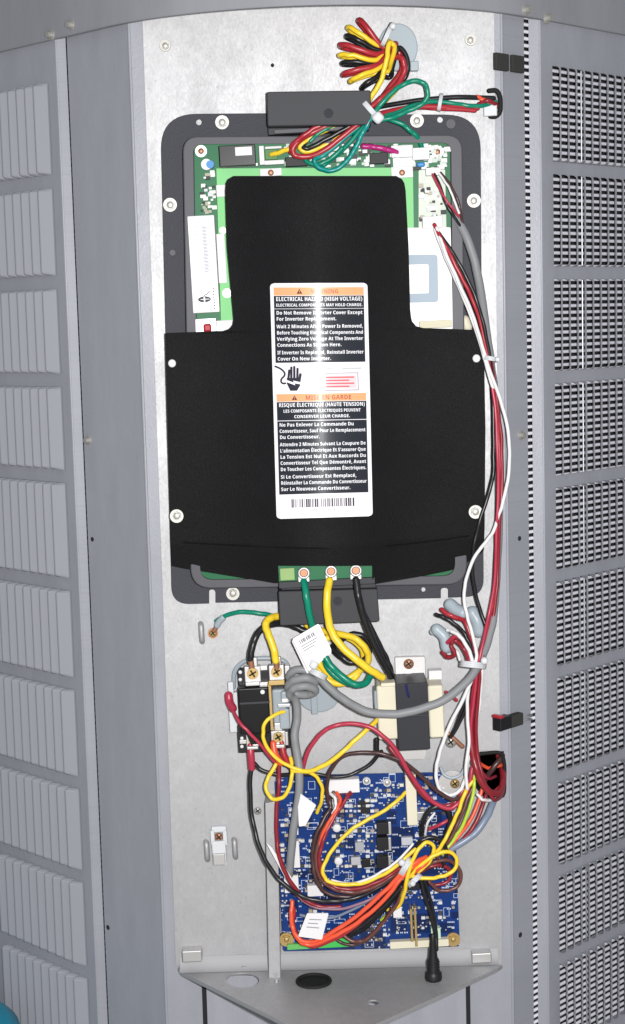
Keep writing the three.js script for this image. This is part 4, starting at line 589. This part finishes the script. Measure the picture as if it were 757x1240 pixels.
  rect(170, 404, 970, 456, 1062); rect(90, 366, 1000, 388, 1130); rect(70, 342, 975, 362, 1130); rect(40, 445, 945, 490, 975); rect(36, 506, 942, 540, 985); rect(70, 476, 1075, 550, 1130); rect(24, 440, 1120, 472, 1146); rect(30, 505, 1000, 530, 1030);
  tag(part('small_components', [mergeGeometries(sm)], std(1, 1, 1, .42, .1, { vertexColors: true }), CB), null, null, null, 'stuff');
}
// ------------------------------------------------------------------ wires over the board
wire('pink', 'pinkish red wire arching over from the harness to the right of transformer', 3.1, [[366, 935, 30], [371, 915, 34], [382, 896, 38], [398, 882, 40], [420, 876, 42], [444, 879, 44], [464, 891, 46], [482, 912, 46], [496, 936, 44], [510, 956, 40], [526, 972, 38], [544, 979, 38], [558, 970, 36], [568, 952, 34], [572, 930, 32]]);
wire('maroon', 'dark red wire along the arch crossing the white socket to harness', 3.0, [[472, 905, 40], [488, 925, 42], [502, 948, 40], [516, 966, 38], [534, 976, 36], [550, 972, 34], [562, 955, 32]]);
wire('darkbrown', 'dark brown wire arching above the white connector toward the right', 2.9, [[398, 972, 28], [396, 950, 32], [402, 930, 36], [416, 916, 38], [440, 911, 40], [466, 914, 42], [490, 924, 42], [512, 942, 40], [530, 958, 38], [548, 968, 36], [564, 962, 32]]);
wire('yellow', 'yellow wire slanting from the transformer left lead to the cable bundle', 3.2, [[460, 868, 30], [450, 879, 38], [434, 893, 42], [414, 911, 44], [394, 926, 44], [374, 934, 42], [354, 933, 38]]);
wire('black', 'black wire from the transformer bottom lead curving across to the contactor', 2.8, [[462, 910, 20], [450, 924, 26], [432, 935, 30], [410, 941, 32], [386, 938, 34], [362, 937, 32], [338, 938, 28], [318, 933, 26], [306, 922, 26]]);
wire('maroon', 'long dark red wire down the left edge of the blue board', 3.0, [[338, 926, 30], [338, 950, 32], [335, 980, 34], [335, 1010, 36], [338, 1036, 38], [346, 1058, 38], [358, 1076, 38], [370, 1090, 38], [390, 1098, 38], [412, 1098, 38]]);
wire('black', 'long black wire curving over the bracket onto the blue board', 3.2, [[305, 928, 26], [303, 950, 28], [304, 980, 30], [309, 1008, 34], [318, 1034, 38], [332, 1058, 40], [348, 1074, 42], [368, 1086, 42], [392, 1091, 42], [418, 1090, 40], [445, 1082, 40], [470, 1068, 40], [488, 1054, 40]]);
wire('mauve', 'thin mauve wire running under the black one to the bundle', 2.1, [[350, 1066, 34], [362, 1086, 36], [380, 1098, 38], [404, 1101, 40], [432, 1096, 42], [458, 1083, 42], [482, 1064, 42]]);
wire('slate', 'thin blue grey wire under the tag at the lower board', 2.0, [[364, 1108, 28], [384, 1112, 32], [404, 1111, 34], [428, 1101, 38], [452, 1088, 40]]);
wire('brown', 'brown wire bowing from the white connector down to the bundle', 3.2, [[404, 960, 26], [410, 970, 28], [404, 986, 32], [393, 1003, 36], [386, 1022, 38], [383, 1044, 40], [388, 1062, 40], [400, 1074, 40], [420, 1080, 40], [446, 1077, 42], [470, 1064, 42], [490, 1050, 42]]);
wire('orange', 'orange wire at the top of the bow from the white connector', 2.4, [[408, 960, 27], [412, 968, 31], [408, 980, 36], [398, 996, 40], [390, 1012, 40], [386, 1030, 38]]);
wire('maroon', 'dark red wire within the bow from the white connector', 2.8, [[424, 960, 27], [416, 972, 32], [406, 988, 36], [396, 1006, 40], [389, 1026, 42], [387, 1046, 42], [393, 1064, 42], [408, 1075, 42], [432, 1076, 44], [460, 1067, 44], [484, 1052, 44]]);
wire('darkbrown', 'dark brown outer wire of the bow beside the white connector', 3.0, [[398, 962, 26], [400, 978, 30], [391, 994, 34], [382, 1014, 36], [379, 1040, 36], [382, 1062, 38], [392, 1078, 38], [412, 1086, 38], [440, 1083, 38], [466, 1071, 38]]);
wire('white', 'white wire tip bending out of the white connector', 2.2, [[400, 961, 27], [405, 966, 31], [407, 976, 34], [403, 985, 36]]);
wire('yellow', 'yellow wire in a broad bow round the small parts on the board', 2.7, [[492, 959, 24], [484, 967, 28], [468, 980, 32], [448, 991, 36], [428, 1003, 38], [408, 1022, 40], [395, 1042, 42], [391, 1056, 44], [396, 1066, 44], [412, 1071, 46], [436, 1070, 46], [458, 1062, 46], [478, 1050, 46], [492, 1038, 44], [506, 1026, 40]]);
wire('white', 'pale wire edging the inside of the broad yellow bow', 1.8, [[402, 1066, 40], [424, 1070, 44], [448, 1063, 47], [470, 1051, 47], [486, 1038, 46], [500, 1022, 40]]);
for (const [dx, label] of [[0, 'upper orange red wire sweeping from the tag up to the bundle'], [6, 'lower orange red wire sweeping from the tag up to the bundle']]) wire('orange', label, 3.1, [[354, 1092 + dx, 30], [353, 1110 + dx * .6, 34], [357, 1130, 36], [366, 1139 + dx * .5, 38], [380, 1140 + dx * .6, 40], [400, 1130 + dx, 44], [424, 1115 + dx * 1.3, 46], [448, 1096 + dx * 1.6, 48], [470, 1075 + dx * 1.4, 48], [486, 1058 + dx, 48], [504, 1044 + dx * .5, 46], [516, 1038 + dx * .5, 42]]);
wire('red', 'red wire along the underside of the orange sweep by the tag', 2.8, [[356, 1100, 28], [356, 1122, 30], [364, 1138, 32], [378, 1146, 34], [398, 1140, 36], [424, 1126, 40], [450, 1104, 42], [474, 1080, 42]]);
wire('black', 'upper thick black wire in the lower part of the bundle', 3.6, [[410, 1124, 26], [428, 1116, 32], [448, 1104, 38], [466, 1088, 42], [484, 1068, 42]]);
wire('black', 'lower thick black wire in the lower part of the bundle', 3.6, [[404, 1132, 24], [424, 1128, 30], [446, 1114, 34], [466, 1096, 38], [486, 1074, 40]]);
wire('black', 'third thick black wire tucked beneath the bundle over the board', 3.6, [[420, 1134, 22], [440, 1124, 26], [460, 1106, 32], [478, 1086, 36], [492, 1068, 38]]);
wire('brown', 'brown wire in the lowest bow beneath the bundle', 2.7, [[412, 1124, 30], [418, 1134, 32], [430, 1140, 34], [444, 1137, 36], [458, 1124, 38], [470, 1109, 40], [482, 1092, 42], [490, 1072, 42]]);
wire('darkbrown', 'dark brown wire in the lowest bow beneath the bundle', 2.4, [[398, 1128, 26], [412, 1141, 28], [430, 1144, 30], [448, 1136, 32], [462, 1120, 34], [474, 1100, 36]]);
wire('yellow', 'yellow wire rising from the bundle into a hook at the board right', 2.7, [[470, 1102, 34], [482, 1098, 40], [489, 1084, 46], [493, 1064, 50], [499, 1044, 50], [507, 1028, 48], [517, 1020, 46], [525, 1024, 44], [524, 1036, 44], [516, 1048, 44], [506, 1056, 44]]);
wire('yellow', 'yellow wire looped flat to the right of the bundle tie', 2.7, [[496, 1062, 46], [508, 1049, 48], [524, 1037, 48], [540, 1031, 46], [551, 1036, 44], [553, 1048, 44], [544, 1058, 46], [526, 1063, 48], [508, 1063, 48], [496, 1060, 46]]);
wire('lime', 'short yellow green wire hanging below the bundle tie', 2.6, [[494, 1066, 44], [489, 1080, 44], [484, 1094, 40], [474, 1104, 34], [462, 1114, 30]]);
wire('brown', 'brown wire looping round the right edge of the board', 2.7, [[508, 1056, 38], [526, 1044, 40], [544, 1042, 38], [556, 1052, 36], [558, 1066, 36], [548, 1077, 36], [532, 1078, 36], [520, 1068, 38]]);
wire('maroon', 'dark red wire inside the loop at the right edge of board', 2.7, [[504, 1060, 36], [520, 1050, 38], [536, 1048, 36], [546, 1056, 34], [542, 1068, 34], [526, 1072, 34]]);
wire('orange', 'short orange wire emerging to the right of the bundle tie', 2.9, [[500, 1058, 46], [510, 1050, 48], [518, 1042, 46], [528, 1030, 40]]);
wire('yellow', 'yellow wire slanting from the cable opening down to the tie', 2.7, [[572, 946, 34], [564, 958, 36], [556, 980, 38], [546, 1002, 40], [536, 1022, 42], [524, 1038, 42]]);
wire('lime', 'yellow green wire slanting beside the yellow one from cable opening', 2.5, [[574, 940, 32], [574, 958, 34], [568, 980, 36], [560, 1000, 36], [550, 1016, 36], [536, 1034, 38]]);
wire('brown', 'brown wire slanting from the cable opening between yellow ones', 2.7, [[574, 950, 30], [566, 968, 33], [556, 994, 35], [544, 1018, 36], [530, 1038, 36]]);
wire('orange', 'orange wire slanting from the cable opening to the tie', 2.7, [[584, 955, 24], [578, 974, 28], [568, 996, 32], [554, 1014, 34], [538, 1032, 36]]);
wire('maroon', 'dark red wire slanting beside the orange one from cable opening', 2.7, [[590, 958, 20], [584, 978, 26], [574, 1000, 30], [560, 1018, 32], [542, 1036, 34]]);
wire('slate', 'thick blue grey cable bending from the opening round the board edge', 4.6, [[600, 960, 6], [596, 974, 18], [588, 992, 26], [574, 1010, 30], [556, 1022, 32], [538, 1034, 32]], { name: 'grey_cable', cat: 'cable' });
wire('white', 'white wire hooked under the lower right cable opening', 2.2, [[578, 962, 26], [584, 968, 28], [594, 969, 22], [602, 965, 10]]);
wire('black', 'black wire standing in an arch left of the slanting wires', 3.4, [[510, 1010, 24], [512, 996, 32], [520, 982, 36], [532, 976, 36], [543, 982, 34], [545, 996, 32], [540, 1012, 34]]);
wire('white', 'white stripe wire inside the black arch over the board', 1.8, [[515, 1010, 28], [518, 996, 34], [526, 985, 36]]);
wire('pink', 'short red wire crossing below the black arch', 2.5, [[520, 1004, 28], [534, 998, 32], [548, 990, 30]]);
wire('black', 'black wire ringing the bundle above the tie', 3, [[503, 1030, 40], [510, 1018, 42], [524, 1014, 42], [536, 1020, 40], [541, 1034, 38], [536, 1048, 36]]);
wire('black', 'black plug cable running from the tie down to shelf socket', 2.6, [[508, 1058, 40], [512, 1075, 40], [518, 1095, 38], [524, 1115, 36], [528, 1135, 36], [529, 1150, 38]]);
wire('black', 'second black lead beside the plug cable below the tie', 2.2, [[512, 1062, 38], [519, 1080, 36], [524, 1100, 34], [528, 1122, 34], [529, 1146, 36]]);
{ // plug standing in the shelf
  const q = PY(525, 1186, YS), t = thing('plug', 'black rubber plug with flared base standing in the shelf at right', 'plug', V(q.x, YS, q.z)); const top = P(529, 1146, 38);
  const pr = [[0, 0], [.0085, 0], [.0090, .002], [.0086, .007], [.0064, .0085], [.0062, .020], [.0046, .023], [.0032, .038], [.0026, .046], [0, .047]].map(([r, y]) => new THREE.Vector2(r * .86, y * .9));
  mesh('plug_body', new THREE.LatheGeometry(pr, 24), M.black, t);
  const ribs = []; for (let i = 0; i < 4; i++) ribs.push(new THREE.TorusGeometry(.0054, .0005, 6, 20).rotateX(Math.PI / 2).translate(0, .009 + i * .0024, 0)); mesh('grip_rib', ribs, M.black, t);
}
zip('clear zip tie round the bundle left of the yellow loops', 491, 1050, 52, 2.1, 24, 7, 5, { head: [487, 1046], dep: 12 });
zip('clear zip tie round the bundle just above the plug cable', 502, 1066, 52, 2.4, 20, 6, 4, { head: [500, 1071], dep: 12 });
function tagCard(label, quad, z, lines) { const t = thing('wire_tag', label, 'wire tag', P(quad[0][0], quad[0][1], z)); part('tag_face', slab(quad.map(q => [...q, 1.5]), z, z + 1.2), M.white, t); const p = P((quad[0][0] + quad[2][0]) / 2, (quad[0][1] + quad[2][1]) / 2, z); void p; const g = []; for (let i = 0; i < lines; i++) { const v = .25 + i * .16, a = [quad[0][0] + (quad[3][0] - quad[0][0]) * v, quad[0][1] + (quad[3][1] - quad[0][1]) * v], b = [quad[1][0] + (quad[2][0] - quad[1][0]) * v, quad[1][1] + (quad[2][1] - quad[1][1]) * v], m = s => [a[0] + (b[0] - a[0]) * s, a[1] + (b[1] - a[1]) * s]; const A = m(.2), B = m(.75 - .1 * (i % 2)); g.push(slab([[A[0], A[1] - .5], [B[0], B[1] - .5], [B[0], B[1] + .7], [A[0], A[1] + .7]], z + 1.2, z + 1.26)); } if (g.length) part('print', g, std(.25, .25, .27, .7), t); return t; }
tagCard('white paper tag hanging behind the grey cable at upper left board', [[360, 958], [383, 975], [370, 1000], [362, 1001]], 40, 0);
tagCard('white printed paper tag under the orange wires at lower board', [[372, 1106], [398, 1106], [390, 1138], [361, 1134]], 44, 3);
tagCard('clear folded tag strip beside the bracket over the board', [[322, 1020], [329, 1026], [354, 1064], [346, 1064]], 36, 0);

renderer.render(scene, camera);
